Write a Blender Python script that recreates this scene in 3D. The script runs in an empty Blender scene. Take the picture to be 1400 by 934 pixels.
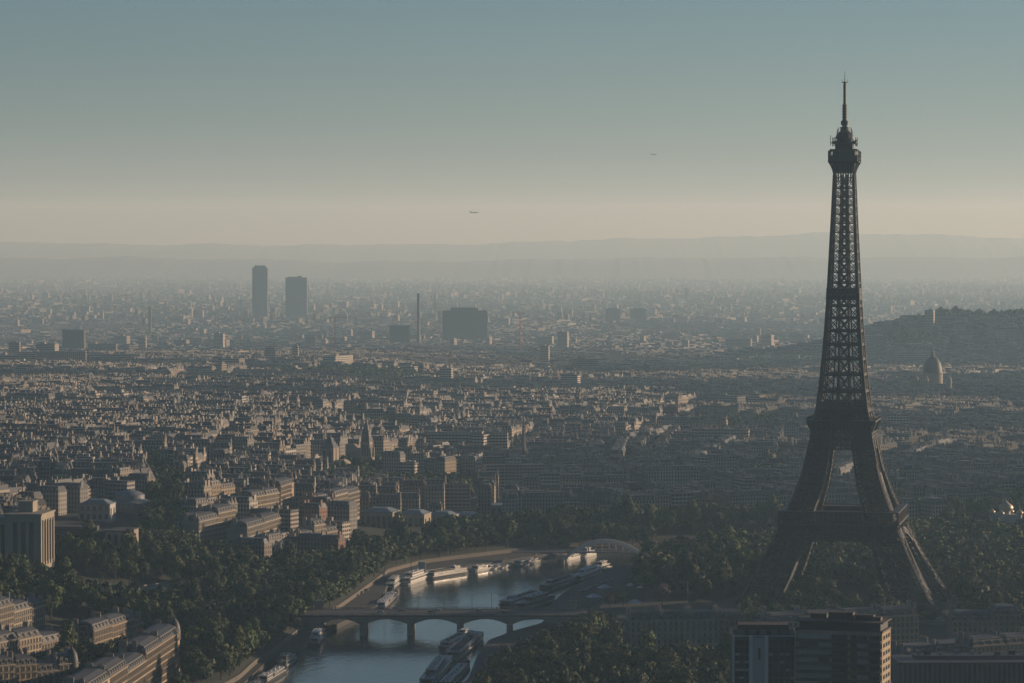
import bpy, math, random
import numpy as np
from mathutils import Vector, Matrix
random.seed(7); rng = np.random.default_rng(7)
SC = bpy.context.scene; COL = SC.collection
# ---------------------------------------------------------------- camera, sky, sun, exposure
F, CX, CY, HOR, HC = 4560.0, 700.0, 467.0, 340.0, 218.0
PITCH = math.atan((CY - HOR) / F)
cam_d = bpy.data.cameras.new('camera'); cam = bpy.data.objects.new('camera', cam_d); COL.objects.link(cam)
cam.location = (0, 0, HC); cam.rotation_euler = (math.pi / 2 - PITCH, 0, 0)
cam_d.sensor_fit = 'HORIZONTAL'; cam_d.sensor_width = 36; cam_d.lens = F / 1400 * 36
cam_d.clip_start = 5; cam_d.clip_end = 120000
SC.camera = cam
SUN_EL, SUN_AZ, SUN_E, SKY_K, EXPO = 9.2, 25.0, 5.0, 0.05, 0.42   # azimuth: degrees from +X towards +Y
w = bpy.data.worlds.new('World'); SC.world = w; w.use_nodes = True
nt = w.node_tree; bg = nt.nodes['Background']
sky = nt.nodes.new('ShaderNodeTexSky'); sky.sky_type = 'NISHITA'; sky.sun_disc = False
sky.sun_elevation = math.radians(SUN_EL); sky.sun_rotation = math.radians(90 - SUN_AZ)
sky.altitude = 200; sky.air_density = 1.0; sky.dust_density = 0.4; sky.ozone_density = 5.0
tc = nt.nodes.new('ShaderNodeTexCoord'); mpg = nt.nodes.new('ShaderNodeMapping'); mpg.inputs['Scale'].default_value = (3, 3, 26)
nz = nt.nodes.new('ShaderNodeTexNoise'); nz.inputs['Scale'].default_value = 1.4; nz.inputs['Detail'].default_value = 3      # thin uneven high cloud
mr = nt.nodes.new('ShaderNodeMapRange'); mr.inputs[3].default_value = 0.9; mr.inputs[4].default_value = 1.1
mx = nt.nodes.new('ShaderNodeVectorMath'); mx.operation = 'SCALE'
nt.links.new(tc.outputs['Generated'], mpg.inputs[0]); nt.links.new(mpg.outputs[0], nz.inputs['Vector']); nt.links.new(nz.outputs['Fac'], mr.inputs[0])
nt.links.new(sky.outputs[0], mx.inputs[0]); nt.links.new(mr.outputs[0], mx.inputs['Scale']); nt.links.new(mx.outputs[0], bg.inputs[0]); bg.inputs[1].default_value = SKY_K
sl = bpy.data.lights.new('sun', 'SUN'); sun = bpy.data.objects.new('sun', sl); COL.objects.link(sun)
sl.energy = SUN_E; sl.angle = math.radians(0.5); sl.color = (1.0, 0.80, 0.59)
a, e = math.radians(SUN_AZ), math.radians(SUN_EL)
TOSUN = Vector((math.cos(a) * math.cos(e), math.sin(a) * math.cos(e), math.sin(e)))
sun.rotation_euler = TOSUN.to_track_quat('Z', 'Y').to_euler()
sun.location = (600, 1500, 600)
vs = SC.view_settings; vs.view_transform = 'Standard'; vs.look = 'None'; vs.gamma = 1; vs.exposure = EXPO
cy = SC.cycles; cy.max_bounces = 4; cy.diffuse_bounces = 2; cy.glossy_bounces = 2; cy.transmission_bounces = 2
cy.volume_bounces = 0; cy.transparent_max_bounces = 4; cy.use_denoising = True; cy.caustics_reflective = False; cy.caustics_refractive = False
HAZE_D = 5.5e-5

# ---------------------------------------------------------------- pixel <-> world
cp, sp = math.cos(PITCH), math.sin(PITCH)
def ray(px, py):
    u, v = (px - CX) / F, -(py - CY) / F
    return Vector((u, cp + v * sp, -sp + v * cp))
def gp(px, py, z=0.0):                      # pixel to the point at height z
    d = ray(px, py); t = (z - HC) / d.z
    return Vector((d.x * t, d.y * t, z))
def at(px, py, Y):                          # pixel to the point at depth Y
    d = ray(px, py); t = Y / d.y
    return Vector((d.x * t, Y, HC + d.z * t))
def pix(x, y, z):
    zz = z - HC; dep = y * cp - zz * sp; up = y * sp + zz * cp
    return CX + F * x / dep, CY - F * up / dep
# ---------------------------------------------------------------- river lines
def line(pts, z):
    q = [gp(x, y, z) for x, y in pts]
    return np.array([p.y for p in q]), np.array([p.x for p in q])
def ext(L, pre, post):
    Y, X = L
    Y = np.concatenate([[p[0] for p in pre], Y, [p[0] for p in post]]); X = np.concatenate([[p[1] for p in pre], X, [p[1] for p in post]])
    o = np.argsort(Y); return Y[o], X[o]
ZW, ZQ = -8.0, -5.0
LE = ext(line([(335,940),(360,916),(384,902),(418,886),(436,872),(516,834),(526,812),(538,797),(556,789),(585,785),(640,779),(700,770),(740,764),(800,757),(860,753)], ZW), [(500,-330),(1200,-205)], [(2560,190),(2620,330),(2680,640)])
RE = ext(line([(640,936),(652,905),(668,882),(700,870),(742,858),(750,836),(766,820),(786,806),(818,792),(842,780),(900,769)], ZW), [(500,-240),(1200,-110)], [(2510,300),(2560,420),(2680,660)])
LWL = ext(line([(312,938),(326,930),(369,897),(408,866),(432,850),(466,831),(512,798),(531,783),(575,771),(620,765),(687,757),(740,751),(800,747)], ZQ), [(500,-370),(1200,-240)], [(2580,200),(2635,330),(2690,640)])
RWL = ext(line([(704,936),(716,900),(776,866),(800,838),(838,812),(866,790),(890,776)], ZQ), [(500,-210),(1200,-80)], [(2490,300),(2540,420),(2670,660)])
fxL = lambda Y: np.interp(Y, *LE)
fxR = lambda Y: np.maximum(np.interp(Y, *RE), fxL(Y) + 1)
fwL = lambda Y: np.minimum(np.interp(Y, *LWL), fxL(Y) - 4)
fwR = lambda Y: np.maximum(np.interp(Y, *RWL), fxR(Y) + 4)
def sstep(a, b, x):
    t = np.clip((x - a) / (b - a), 0, 1); return t * t * (3 - 2 * t)
def gz(x, y):                               # terrain height
    x = np.asarray(x, float); y = np.asarray(y, float)
    dl = fwL(np.clip(y, 500, 2680)) - x + np.where(y > 2680, (y - 2680) * 0.9, 0)
    hill = 30 * sstep(25, 260, dl) * sstep(50, 290, -x) * (1 - 0.55 * sstep(3000, 5200, y)) * (1 - 0.8 * sstep(5200, 8000, y))
    mont = 102 * np.exp(-(np.maximum(0, 980 - x) / 215.0) ** 2 * 0.5) * np.exp(-((y - 6900) / 450.0) ** 2)
    mont = mont * (1 + 0.05 * np.sin(x / 60.) + 0.04 * np.sin(x / 23.))
    haze_sink = -72 * sstep(4300, 11000, y)  # made-up sinking of the far ground, lengthens sight lines through the haze
    roll = 6 * sstep(7000, 12000, y) * (1 + np.sin(x / 700. + y / 1500.))
    dr = x - fwR(np.clip(y, 500, 2680))
    dip = np.where(y < 2685, -2.8 * (1 - sstep(0, 8, np.where(dl >= 0, dl, np.maximum(dr, 0)))), 0)
    return hill + mont + roll + dip + haze_sink
def gzf(x, y): return float(gz(x, y))
def gt(px, py):                             # pixel to the terrain point
    z = 0.0
    for _ in range(12):
        p = gp(px, py, z); z = 0.5 * z + 0.5 * gzf(p.x, p.y)
    return Vector((p.x, p.y, gzf(p.x, p.y)))
# ---------------------------------------------------------------- materials
def mat(name, rgb, rough=0.8, metal=0.0, noise=0.0, nscale=0.3, spec=0.3, tint=False, windows=None, bump=0.0):
    m = bpy.data.materials.new(name); m.use_nodes = True
    t = m.node_tree; N = t.nodes; L = t.links; b = N['Principled BSDF']
    b.inputs['Roughness'].default_value = rough; b.inputs['Metallic'].default_value = metal
    b.inputs['Specular IOR Level'].default_value = spec
    def mixc(mode, f, A, B):
        n = N.new('ShaderNodeMix'); n.data_type = 'RGBA'; n.blend_type = mode
        for sock, v in ((n.inputs[0], f), (n.inputs[6], A), (n.inputs[7], B)):
            if hasattr(v, 'links'): L.new(v, sock)
            else: sock.default_value = v if not isinstance(v, tuple) else (*v, 1) if len(v) == 3 else v
        return n.outputs[2]
    def math_(op, A, B=None, C=None):
        n = N.new('ShaderNodeMath'); n.operation = op
        for i, v in enumerate((A, B, C)):
            if v is None: continue
            if hasattr(v, 'links'): L.new(v, n.inputs[i])
            else: n.inputs[i].default_value = v
        return n.outputs[0]
    c = (*rgb, 1)
    if tint:
        at_ = N.new('ShaderNodeAttribute'); at_.attribute_name = 'tint'
        oi = N.new('ShaderNodeObjectInfo')
        c = mixc('MULTIPLY', 1.0, mixc('MULTIPLY', 1.0, c, at_.outputs['Color']), oi.outputs['Color'])
    if noise:
        geo = N.new('ShaderNodeNewGeometry')
        n1 = N.new('ShaderNodeTexNoise'); n1.inputs['Scale'].default_value = nscale; n1.inputs['Detail'].default_value = 4
        L.new(geo.outputs['Position'], n1.inputs['Vector'])
        k = math_('MULTIPLY_ADD', n1.outputs['Fac'], 2 * noise, 1 - noise)
        cr = N.new('ShaderNodeCombineColor')
        for i in range(3): L.new(k, cr.inputs[i])
        c = mixc('MULTIPLY', 1.0, c, cr.outputs[0])
        if bump:
            bn = N.new('ShaderNodeBump'); bn.inputs['Strength'].default_value = bump; bn.inputs['Distance'].default_value = 0.3
            L.new(n1.outputs['Fac'], bn.inputs['Height']); L.new(bn.outputs[0], b.inputs['Normal'])
    if windows:
        bay, fl, wx, wy, dark = windows
        uv = N.new('ShaderNodeUVMap'); uv.uv_map = 'UVMap'
        s = N.new('ShaderNodeSeparateXYZ'); L.new(uv.outputs[0], s.inputs[0])
        fu = math_('FRACT', math_('DIVIDE', s.outputs[0], bay)); fv = math_('FRACT', math_('DIVIDE', s.outputs[1], fl))
        mu = math_('LESS_THAN', math_('ABSOLUTE', math_('SUBTRACT', fu, 0.5)), wx / 2)
        mv = math_('LESS_THAN', math_('ABSOLUTE', math_('SUBTRACT', fv, 0.48)), wy / 2)
        mk = math_('MULTIPLY', mu, mv)
        led = math_('MULTIPLY', math_('LESS_THAN', fv, 0.06), 0.35)
        c = mixc('MIX', led, c, (0.05, 0.05, 0.055, 1))
        c = mixc('MIX', mk, c, (dark, dark, dark * 1.15, 1))
        L.new(math_('MULTIPLY_ADD', mk, 0.15 - rough, rough), b.inputs['Roughness'])
    if hasattr(c, 'links'): L.new(c, b.inputs['Base Color'])
    else: b.inputs['Base Color'].default_value = c
    return m
M = {}
M['iron'] = mat('iron', (0.019, 0.019, 0.021), 0.55, noise=0.2, nscale=0.2)
M['iron_dark'] = mat('iron_dark', (0.02, 0.018, 0.017), 0.6)
M['red_roof'] = mat('red_roof', (0.06, 0.03, 0.028), 0.6)
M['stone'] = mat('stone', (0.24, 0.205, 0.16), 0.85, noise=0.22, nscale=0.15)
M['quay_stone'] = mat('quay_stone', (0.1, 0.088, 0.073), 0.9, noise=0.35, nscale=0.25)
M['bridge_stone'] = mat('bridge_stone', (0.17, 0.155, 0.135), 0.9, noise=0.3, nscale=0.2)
M['paving'] = mat('paving', (0.045, 0.044, 0.043), 0.9, noise=0.3, nscale=0.2)
M['asphalt'] = mat('asphalt', (0.05, 0.05, 0.052), 0.85, noise=0.25, nscale=0.15)
M['wall'] = mat('wall', (0.245, 0.225, 0.195), 0.85, noise=0.18, nscale=0.1, tint=True, windows=(2.5, 3.2, 0.46, 0.62, 0.035))
M['wall_far'] = mat('wall_far', (0.24, 0.228, 0.215), 0.85, tint=True, windows=(2.6, 3.2, 0.46, 0.6, 0.05))
M['wall_plain'] = mat('wall_plain', (0.245, 0.215, 0.175), 0.85, noise=0.2, nscale=0.2, tint=True)
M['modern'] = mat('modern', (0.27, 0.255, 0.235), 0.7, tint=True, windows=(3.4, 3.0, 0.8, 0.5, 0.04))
M['roof'] = mat('roof', (0.054, 0.058, 0.066), 0.75, noise=0.25, nscale=0.2, tint=True)
M['slate'] = mat('slate', (0.05, 0.052, 0.058), 0.6, noise=0.25, nscale=0.3, tint=True)
M['chimney'] = mat('chimney', (0.22, 0.21, 0.195), 0.9, noise=0.25, nscale=0.4, tint=True)
M['terracotta'] = mat('terracotta', (0.19, 0.11, 0.08), 0.9)
M['glass'] = mat('glass', (0.02, 0.022, 0.026), 0.12, spec=0.5)
M['white'] = mat('white', (0.46, 0.45, 0.43), 0.5, noise=0.08)
M['offwhite'] = mat('offwhite', (0.3, 0.29, 0.27), 0.6, noise=0.12)
M['grey'] = mat('grey', (0.12, 0.12, 0.122), 0.6, noise=0.15)
M['dark'] = mat('dark', (0.03, 0.032, 0.036), 0.5)
M['navy'] = mat('navy', (0.025, 0.035, 0.06), 0.45)
M['brown'] = mat('brown', (0.065, 0.05, 0.04), 0.8, noise=0.2)
M['copper'] = mat('copper', (0.10, 0.15, 0.14), 0.6, noise=0.2)
M['zinc'] = mat('zinc', (0.14, 0.155, 0.17), 0.45, noise=0.2, nscale=0.1)
M['gold'] = mat('gold', (0.4, 0.33, 0.22), 0.5, metal=0.5)
M['bark'] = mat('bark', (0.06, 0.045, 0.032), 0.9, noise=0.3, nscale=1.5)
M['foliage'] = mat('foliage', (0.042, 0.064, 0.025), 0.75, tint=True, spec=0.2)
M['grass'] = mat('grass', (0.05, 0.07, 0.025), 0.9, noise=0.3, nscale=0.1)
M['ground_far'] = mat('ground_far', (0.03, 0.034, 0.027), 0.9, noise=0.4, nscale=0.01)
M['paint_red'] = mat('paint_red', (0.3, 0.04, 0.03), 0.4)
M['paint_blue'] = mat('paint_blue', (0.04, 0.08, 0.2), 0.4)
# water: dark, rippled, glossy
mw = bpy.data.materials.new('water'); mw.use_nodes = True; t = mw.node_tree; b = t.nodes['Principled BSDF']
b.inputs['Base Color'].default_value = (0.035, 0.05, 0.056, 1); b.inputs['Roughness'].default_value = 0.1; b.inputs['IOR'].default_value = 1.33
g_ = t.nodes.new('ShaderNodeNewGeometry'); mp = t.nodes.new('ShaderNodeMapping'); mp.inputs['Scale'].default_value = (0.25, 0.10, 1)
n_ = t.nodes.new('ShaderNodeTexNoise'); n_.inputs['Scale'].default_value = 1.0; n_.inputs['Detail'].default_value = 5
n2 = t.nodes.new('ShaderNodeTexNoise'); n2.inputs['Scale'].default_value = 0.02; n2.inputs['Detail'].default_value = 2
bp = t.nodes.new('ShaderNodeBump'); bp.inputs['Distance'].default_value = 0.4
t.links.new(g_.outputs['Position'], mp.inputs[0]); t.links.new(mp.outputs[0], n_.inputs['Vector']); t.links.new(g_.outputs['Position'], n2.inputs['Vector'])
t.links.new(n_.outputs['Fac'], bp.inputs['Height']); t.links.new(n2.outputs['Fac'], bp.inputs['Strength']); t.links.new(bp.outputs[0], b.inputs['Normal'])
M['water'] = mw
# ---------------------------------------------------------------- mesh builder
class MB:
    def __init__(s): s.v = []; s.f = []; s.m = []; s.uv = []; s.t = []
    def face(s, pts, mi=0, uv=None, tint=(1, 1, 1)):
        k = len(s.v); s.v += [tuple(p) for p in pts]; s.f.append(tuple(range(k, k + len(pts)))); s.m.append(mi)
        s.uv += uv if uv else [(0, 0)] * len(pts); s.t.append(tint)
    def shell(s, vs, fs, mi=0, tint=(1, 1, 1)):             # shared vertices
        k = len(s.v); s.v += [tuple(p) for p in vs]
        for f in fs: s.f.append(tuple(k + i for i in f)); s.m.append(mi); s.uv += [(0, 0)] * len(f); s.t.append(tint)
    def prism(s, poly, z0, z1, mi=0, mt=None, inset=0.0, bottom=False, tint=(1, 1, 1), wall_uv=True):
        n = len(poly); cx = sum(p[0] for p in poly) / n; cyy = sum(p[1] for p in poly) / n
        top = [(p[0] + (cx - p[0]) * inset, p[1] + (cyy - p[1]) * inset, z1) for p in poly]
        bot = [(p[0], p[1], z0) for p in poly]
        k = len(s.v); s.v += bot + top; acc = 0
        for i in range(n):
            j = (i + 1) % n; Ln = math.hypot(poly[j][0] - poly[i][0], poly[j][1] - poly[i][1])
            s.f.append((k + i, k + j, k + n + j, k + n + i)); s.m.append(mi); s.t.append(tint)
            s.uv += [(0, 0), (Ln, 0), (Ln, z1 - z0), (0, z1 - z0)]
        s.f.append(tuple(k + n + i for i in range(n))); s.m.append(mi if mt is None else mt); s.t.append(tint); s.uv += [(0, 0)] * n
        if bottom: s.f.append(tuple(k + i for i in reversed(range(n)))); s.m.append(mi); s.t.append(tint); s.uv += [(0, 0)] * n
    def box(s, cx, cyy, z0, z1, wx, wy, ang=0, mi=0, mt=None, inset=0.0, tint=(1, 1, 1), bottom=False):
        s.prism(rect(cx, cyy, wx, wy, ang), z0, z1, mi, mt, inset, bottom, tint)
    def beam(s, p, q, w_=0.5, mi=0, h=None):
        p, q = Vector(p), Vector(q); d = q - p
        if d.length < 1e-6: return
        d.normalize(); r = Vector((0, 0, 1)) if abs(d.z) < 0.95 else Vector((1, 0, 0))
        a_ = d.cross(r).normalized() * (w_ / 2); b_ = a_.cross(d).normalized() * ((h or w_) / 2)
        vs_ = [p + a_ + b_, p - a_ + b_, p - a_ - b_, p + a_ - b_, q + a_ + b_, q - a_ + b_, q - a_ - b_, q + a_ - b_]
        s.shell(vs_, [(0, 1, 5, 4), (1, 2, 6, 5), (2, 3, 7, 6), (3, 0, 4, 7), (3, 2, 1, 0), (4, 5, 6, 7)], mi)
    def lathe(s, c, prof, n=12, mi=0, tint=(1, 1, 1)):       # prof: (r, z) from bottom to top
        vs_ = [(c[0] + r * math.cos(2 * math.pi * i / n), c[1] + r * math.sin(2 * math.pi * i / n), c[2] + z) for r, z in prof for i in range(n)]
        fs = [(j * n + i, j * n + (i + 1) % n, (j + 1) * n + (i + 1) % n, (j + 1) * n + i) for j in range(len(prof) - 1) for i in range(n)]
        fs.append(tuple((len(prof) - 1) * n + i for i in range(n)))
        s.shell(vs_, fs, mi, tint)
    def build(s, name, mats, parent=None, loc=None, smooth=False):
        me = bpy.data.meshes.new(name); me.from_pydata(s.v, [], s.f)
        for m in (mats if isinstance(mats, (list, tuple)) else [mats]): me.materials.append(M[m])
        me.polygons.foreach_set('material_index', s.m)
        u = me.uv_layers.new(name='UVMap'); u.data.foreach_set('uv', np.array(s.uv, np.float32).ravel())
        a_ = me.attributes.new('tint', 'FLOAT_COLOR', 'FACE')
        tt = np.ones((len(s.f), 4), np.float32); tt[:, :3] = np.array(s.t, np.float32); a_.data.foreach_set('color', tt.ravel())
        if smooth: me.polygons.foreach_set('use_smooth', [True] * len(s.f))
        me.update()
        return link(name, me, parent, loc)
def link(name, me, parent=None, loc=None):
    o = bpy.data.objects.new(name, me); COL.objects.link(o)
    if loc is not None: o.location = loc
    if parent is not None: o.parent = parent
    return o
def rect(cx, cyy, wx, wy, ang=0):
    c, s = math.cos(ang), math.sin(ang)
    return [(cx + x * c - y * s, cyy + x * s + y * c) for x, y in ((-wx / 2, -wy / 2), (wx / 2, -wy / 2), (wx / 2, wy / 2), (-wx / 2, wy / 2))]
def tag(o, label=None, cat=None, group=None, kind=None):
    if label: o['label'] = label
    if cat: o['category'] = cat
    if group: o['group'] = group
    if kind: o['kind'] = kind
    return o
def thing(name, label, cat, loc=(0, 0, 0), rz=0.0, group=None):
    o = bpy.data.objects.new(name, None); COL.objects.link(o); o.location = loc; o.rotation_euler = (0, 0, rz)
    return tag(o, label, cat, group)
def copy_tree(o, parent=None):
    c = o.copy(); COL.objects.link(c); c.parent = parent
    for ch in o.children: copy_tree(ch, c)
    return c
def sheet(name, rows, material, kind='structure', cols=None):  # grid of points; rows equally long
    n = len(rows[0]); V = [p for r in rows for p in r]
    Fc = [(i * n + j, i * n + j + 1, (i + 1) * n + j + 1, (i + 1) * n + j) for i in range(len(rows) - 1) for j in range(n - 1)]
    me = bpy.data.meshes.new(name); me.from_pydata(V, [], Fc); me.materials.append(M[material]); me.update()
    o = link(name, me); o['kind'] = kind
    return o
# ---------------------------------------------------------------- ground, river, quays
Ys = np.concatenate([np.arange(300, 1500, 60), np.arange(1500, 2700, 12), np.arange(2700, 4000, 50), np.arange(4000, 8500, 125), np.geomspace(8500, 46500, 46)])
offs = np.concatenate([[0], [4, 10, 18], np.arange(28, 420, 14), np.arange(420, 1400, 60), np.geomspace(1400, 16000, 24)])
rows = []
for Y in Ys:
    yc = min(max(Y, 500), 2680); l = float(fwL(yc)) - .3; r = float(fwR(yc)) + .3
    if Y > 2680: l = r = 650.0
    xs = np.concatenate([l - offs[::-1], r + offs]); zs = gz(xs, np.full_like(xs, Y))
    rows.append([(x, Y, z) for x, z in zip(xs, zs)])
half = len(offs)
n = 2 * half; V = [p for r in rows for p in r]
Fc = [(i * n + j, i * n + j + 1, (i + 1) * n + j + 1, (i + 1) * n + j) for i in range(len(rows) - 1) for j in range(n - 1) if j != half - 1 or Ys[i] >= 2670]
me = bpy.data.meshes.new('ground'); me.from_pydata(V, [], Fc); me.materials.append(M['ground_far']); me.update()
ground = link('ground', me); ground['kind'] = 'structure'
Yr = np.arange(500, 2690, 10.0)
sheet('river', [[(float(fxL(Y)) - .5, Y, ZW), ((float(fxL(Y)) + float(fxR(Y))) / 2, Y, ZW), (float(fxR(Y)) + .5, Y, ZW)] for Y in Yr], 'water')
sheet('river_quay', [[(float(fwL(Y)), Y, ZQ), (float(fxL(Y)), Y, ZQ), (float(fxL(Y)), Y, ZW - 1)] for Y in Yr], 'paving')
sheet('river_quay', [[(float(fxR(Y)), Y, ZW - 1), (float(fxR(Y)), Y, ZQ), (float(fwR(Y)), Y, ZQ)] for Y in Yr], 'paving')
def wall_strip(name, fx, side, label):
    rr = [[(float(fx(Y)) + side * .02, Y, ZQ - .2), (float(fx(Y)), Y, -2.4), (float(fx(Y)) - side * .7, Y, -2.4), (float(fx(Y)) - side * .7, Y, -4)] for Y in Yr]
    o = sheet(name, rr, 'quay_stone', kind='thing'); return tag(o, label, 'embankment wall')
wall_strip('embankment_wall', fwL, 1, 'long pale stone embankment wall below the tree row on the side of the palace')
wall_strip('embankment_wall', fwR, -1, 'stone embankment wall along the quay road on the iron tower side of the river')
# distant ridges
def ridge(Y, pts, depth):
    xs = np.linspace(-0.36 * Y, 0.36 * Y, 420); hs = []
    P = np.array(pts, float)
    for x in xs:
        px = CX + F * x / Y; yy = np.interp(px, P[:, 0], P[:, 1])
        hs.append(at(CX, yy, Y).z + Y / 32000. * (10 * math.sin(x / 610.) + 7 * math.sin(x / 197. + 1) + random.uniform(-7, 7)))
    return sheet('hills', [[(x, Y - depth, -90) for x in xs], [(x, Y - depth * .35, h * .72) for x, h in zip(xs, hs)], [(x, Y, h) for x, h in zip(xs, hs)], [(x, Y + depth * .6, h * .8) for x, h in zip(xs, hs)], [(x, Y + depth * 1.3, -90) for x in xs]], 'foliage_far')
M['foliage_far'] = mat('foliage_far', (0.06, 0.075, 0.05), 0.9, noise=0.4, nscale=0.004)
ridge(32000, [(-200, 355), (0, 352), (150, 351), (260, 355), (420, 357), (700, 356), (900, 354), (1100, 350), (1300, 353), (1700, 355)], 2000)
ridge(40000, [(-200, 330), (0, 332), (60, 331), (200, 333), (400, 337), (520, 333), (700, 332), (850, 328), (1000, 323), (1100, 318), (1250, 322), (1400, 325), (1700, 326)], 3000)
# haze: one closed box of even, thin air
mh = bpy.data.materials.new('haze'); mh.use_nodes = True; t = mh.node_tree; t.nodes.remove(t.nodes['Principled BSDF'])
pv = t.nodes.new('ShaderNodeVolumePrincipled'); pv.inputs['Color'].default_value = (0.48, 0.75, 1.0, 1); pv.inputs['Absorption Color'].default_value = (1, 1, 1, 1)
pv.inputs['Density'].default_value = HAZE_D; pv.inputs['Anisotropy'].default_value = 0.25
t.links.new(pv.outputs[0], t.nodes['Material Output'].inputs['Volume']); M['haze'] = mh
hb = MB(); hb.prism([(-17500, -700), (17500, -700), (17500, 47000), (-17500, 47000)], -92, 820, bottom=True)
hz = hb.build('haze', 'haze'); hz['kind'] = 'stuff'; tag(hz, 'thin morning haze lying over the whole city')
# ---------------------------------------------------------------- iron tower
TP = at(1153, 837, 2000); TX, TY = TP.x, TP.y; TROT = math.radians(-11.0)
tower = thing('iron_tower', 'tall dark iron lattice tower with three platforms and an antenna, above the river', 'tower', (TX, TY, 0.3), TROT)
zW = [0, 10, 25, 40, 57, 65, 75, 87, 104, 115, 122, 135, 150, 170, 192, 236, 267, 276]
vW = [62.5, 56.3, 47.6, 40, 32.5, 29.2, 25.2, 21.6, 18.2, 16.2, 14.6, 13.0, 11.6, 10.1, 8.9, 6.9, 5.7, 5.3]
Wf = lambda z: float(np.interp(z, zW, vW))
Lf = lambda z: float(np.interp(z, [0, 57, 82, 112], [25, 15.8, 13.4, 10.8]))
def leg(sx, sy, zs, dense, name, ch=1.5, br=0.62):
    m = MB(); lev = []
    for z in zs:
        o = Wf(z); i = o - Lf(z)
        lev.append([Vector((sx * a_, sy * b_, z)) for a_, b_ in ((o, o), (o, i), (i, i), (i, o))])
    for k in range(len(zs) - 1):
        A, B = lev[k], lev[k + 1]
        for c in range(4):
            d = (c + 1) % 4
            m.beam(A[c], B[c], ch); m.beam(A[c], A[d], br * 1.3)
            m.beam(A[c], B[d], br); m.beam(A[d], B[c], br)
            if dense:
                ma, mb_, ml, mr = (A[c] + A[d]) / 2, (B[c] + B[d]) / 2, (A[c] + B[c]) / 2, (A[d] + B[d]) / 2
                for p, q in ((ma, ml), (ml, mb_), (mb_, mr), (mr, ma), (ml, mr), (ma, mb_)): m.beam(p, q, br * .75)
        m.beam(A[0], A[2], br); m.beam(A[1], A[3], br)
        m.beam(A[0], B[2], br); m.beam(A[1], B[3], br)                      # lift rails and stairs inside the pillar
        ca, cb = sum(A, Vector()) / 4, sum(B, Vector()) / 4
        for dx in (-1.6, 1.6): m.beam(ca + Vector((dx, 0, 0)), cb + Vector((dx, 0, 0)), 1.0)
    for c in range(4): m.beam(lev[-1][c], lev[-1][(c + 1) % 4], br * 1.3)
    return m.build(name, 'iron', tower)
for sx in (-1, 1):
    for sy in (-1, 1):
        leg(sx, sy, [3, 10, 17, 24, 31, 38, 45, 52], True, 'leg')
        leg(sx, sy, [57, 62, 67.5, 73, 78.5, 84, 89.5, 95, 100, 105, 110], True, 'upper_leg', 1.3, .52)
        p = MB()
        o = Wf(2); i = o - Lf(2)
        for a_ in (o, i):
            for b_ in (o, i):
                p.box(sx * a_ , sy * b_, -1, 2.4, 7.5, 7.5, 0, inset=0.1); p.box(sx * a_, sy * b_, 2.4, 4.2, 4.6, 4.6, 0, inset=0.25)
        p.box(sx * (o + i) / 2, sy * (o + i) / 2, -1, .8, 26, 26)
        p.build('pedestal', 'stone', tower)
# arches under the first platform, one to a face
for f in range(4):
    m = MB(); R = Matrix.Rotation(f * math.pi / 2, 3, 'Z'); N_ = 26
    def apt(k, r, off):
        th = math.pi * (0.06 + 0.88 * k / N_); z = 10.5 + r * math.sin(th) ; x = r * math.cos(th)
        return R @ Vector((x, -(min(Wf(z) + .3 + off, 60)), z))
    for k in range(N_):
        for off in (0, -3.5):
            for rr in (37.3, 40.6): m.beam(apt(k, rr, off), apt(k + 1, rr, off), .9)
            m.beam(apt(k, 37.3, off), apt(k + 1, 40.6, off), .4); m.beam(apt(k, 40.6, off), apt(k + 1, 37.3, off), .4)
            m.beam(apt(k, 37.3, off), apt(k, 40.6, off), .45)
        m.beam(apt(k, 37.3, 0), apt(k, 37.3, -3.5), .4)
    m.build('arch', 'iron', tower)
# first platform: girder belt, name frieze, gallery
m = MB()
def belt(m, z0, z1, h0, h1, n, t=.55, sub=True, ch=1.0):
    for f in range(4):
        R = Matrix.Rotation(f * math.pi / 2, 3, 'Z')
        P0 = [R @ Vector((-h0 + 2 * h0 * k / n, -h0, z0)) for k in range(n + 1)]; P1 = [R @ Vector((-h1 + 2 * h1 * k / n, -h1, z1)) for k in range(n + 1)]
        m.beam(P0[0], P0[-1], ch); m.beam(P1[0], P1[-1], ch)
        for k in range(n):
            m.beam(P0[k], P1[k + 1], t); m.beam(P0[k + 1], P1[k], t); m.beam(P0[k], P1[k], t)
            if sub: m.beam((P0[k] + P0[k + 1]) / 2, (P1[k] + P1[k + 1]) / 2, t * .7)
def frame(m, z0, z1, ho, hi, mi=0):                   # square ring slab
    for f in range(4):
        R = Matrix.Rotation(f * math.pi / 2, 3, 'Z')
        pts = [R @ Vector(p) for p in ((-ho, -ho, 0), (ho, -ho, 0), (hi, -hi, 0), (-hi, -hi, 0))]
        m.prism([(p.x, p.y) for p in pts], z0, z1, mi, bottom=True)
belt(m, 45.5, 51, 34.8, 34.2, 22, .6); belt(m, 48, 51, 30.5, 30.5, 22, .6)
frame(m, 51.2, 54.6, 35.2, 33.6)                        # frieze
frame(m, 54.8, 55.7, 36.2, 14.5)                        # deck
frame(m, 61.6, 62.3, 35.6, 31.0)                        # gallery roof
for f in range(4):
    R = Matrix.Rotation(f * math.pi / 2, 3, 'Z')
    for k in range(25):
        x = -35 + 70 * k / 24
        m.beam(R @ Vector((x, -35.4, 55.7)), R @ Vector((x, -35.4, 61.7)), .5)
        m.beam(R @ Vector((x, -34.6, 49.5)), R @ Vector((x, -36, 54.9)), .5)
    for z in (56.2, 56.8): m.beam(R @ Vector((-36, -36, z)), R @ Vector((36, -36, z)), .14)
fp = m.build('first_platform', 'iron', tower)
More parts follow.
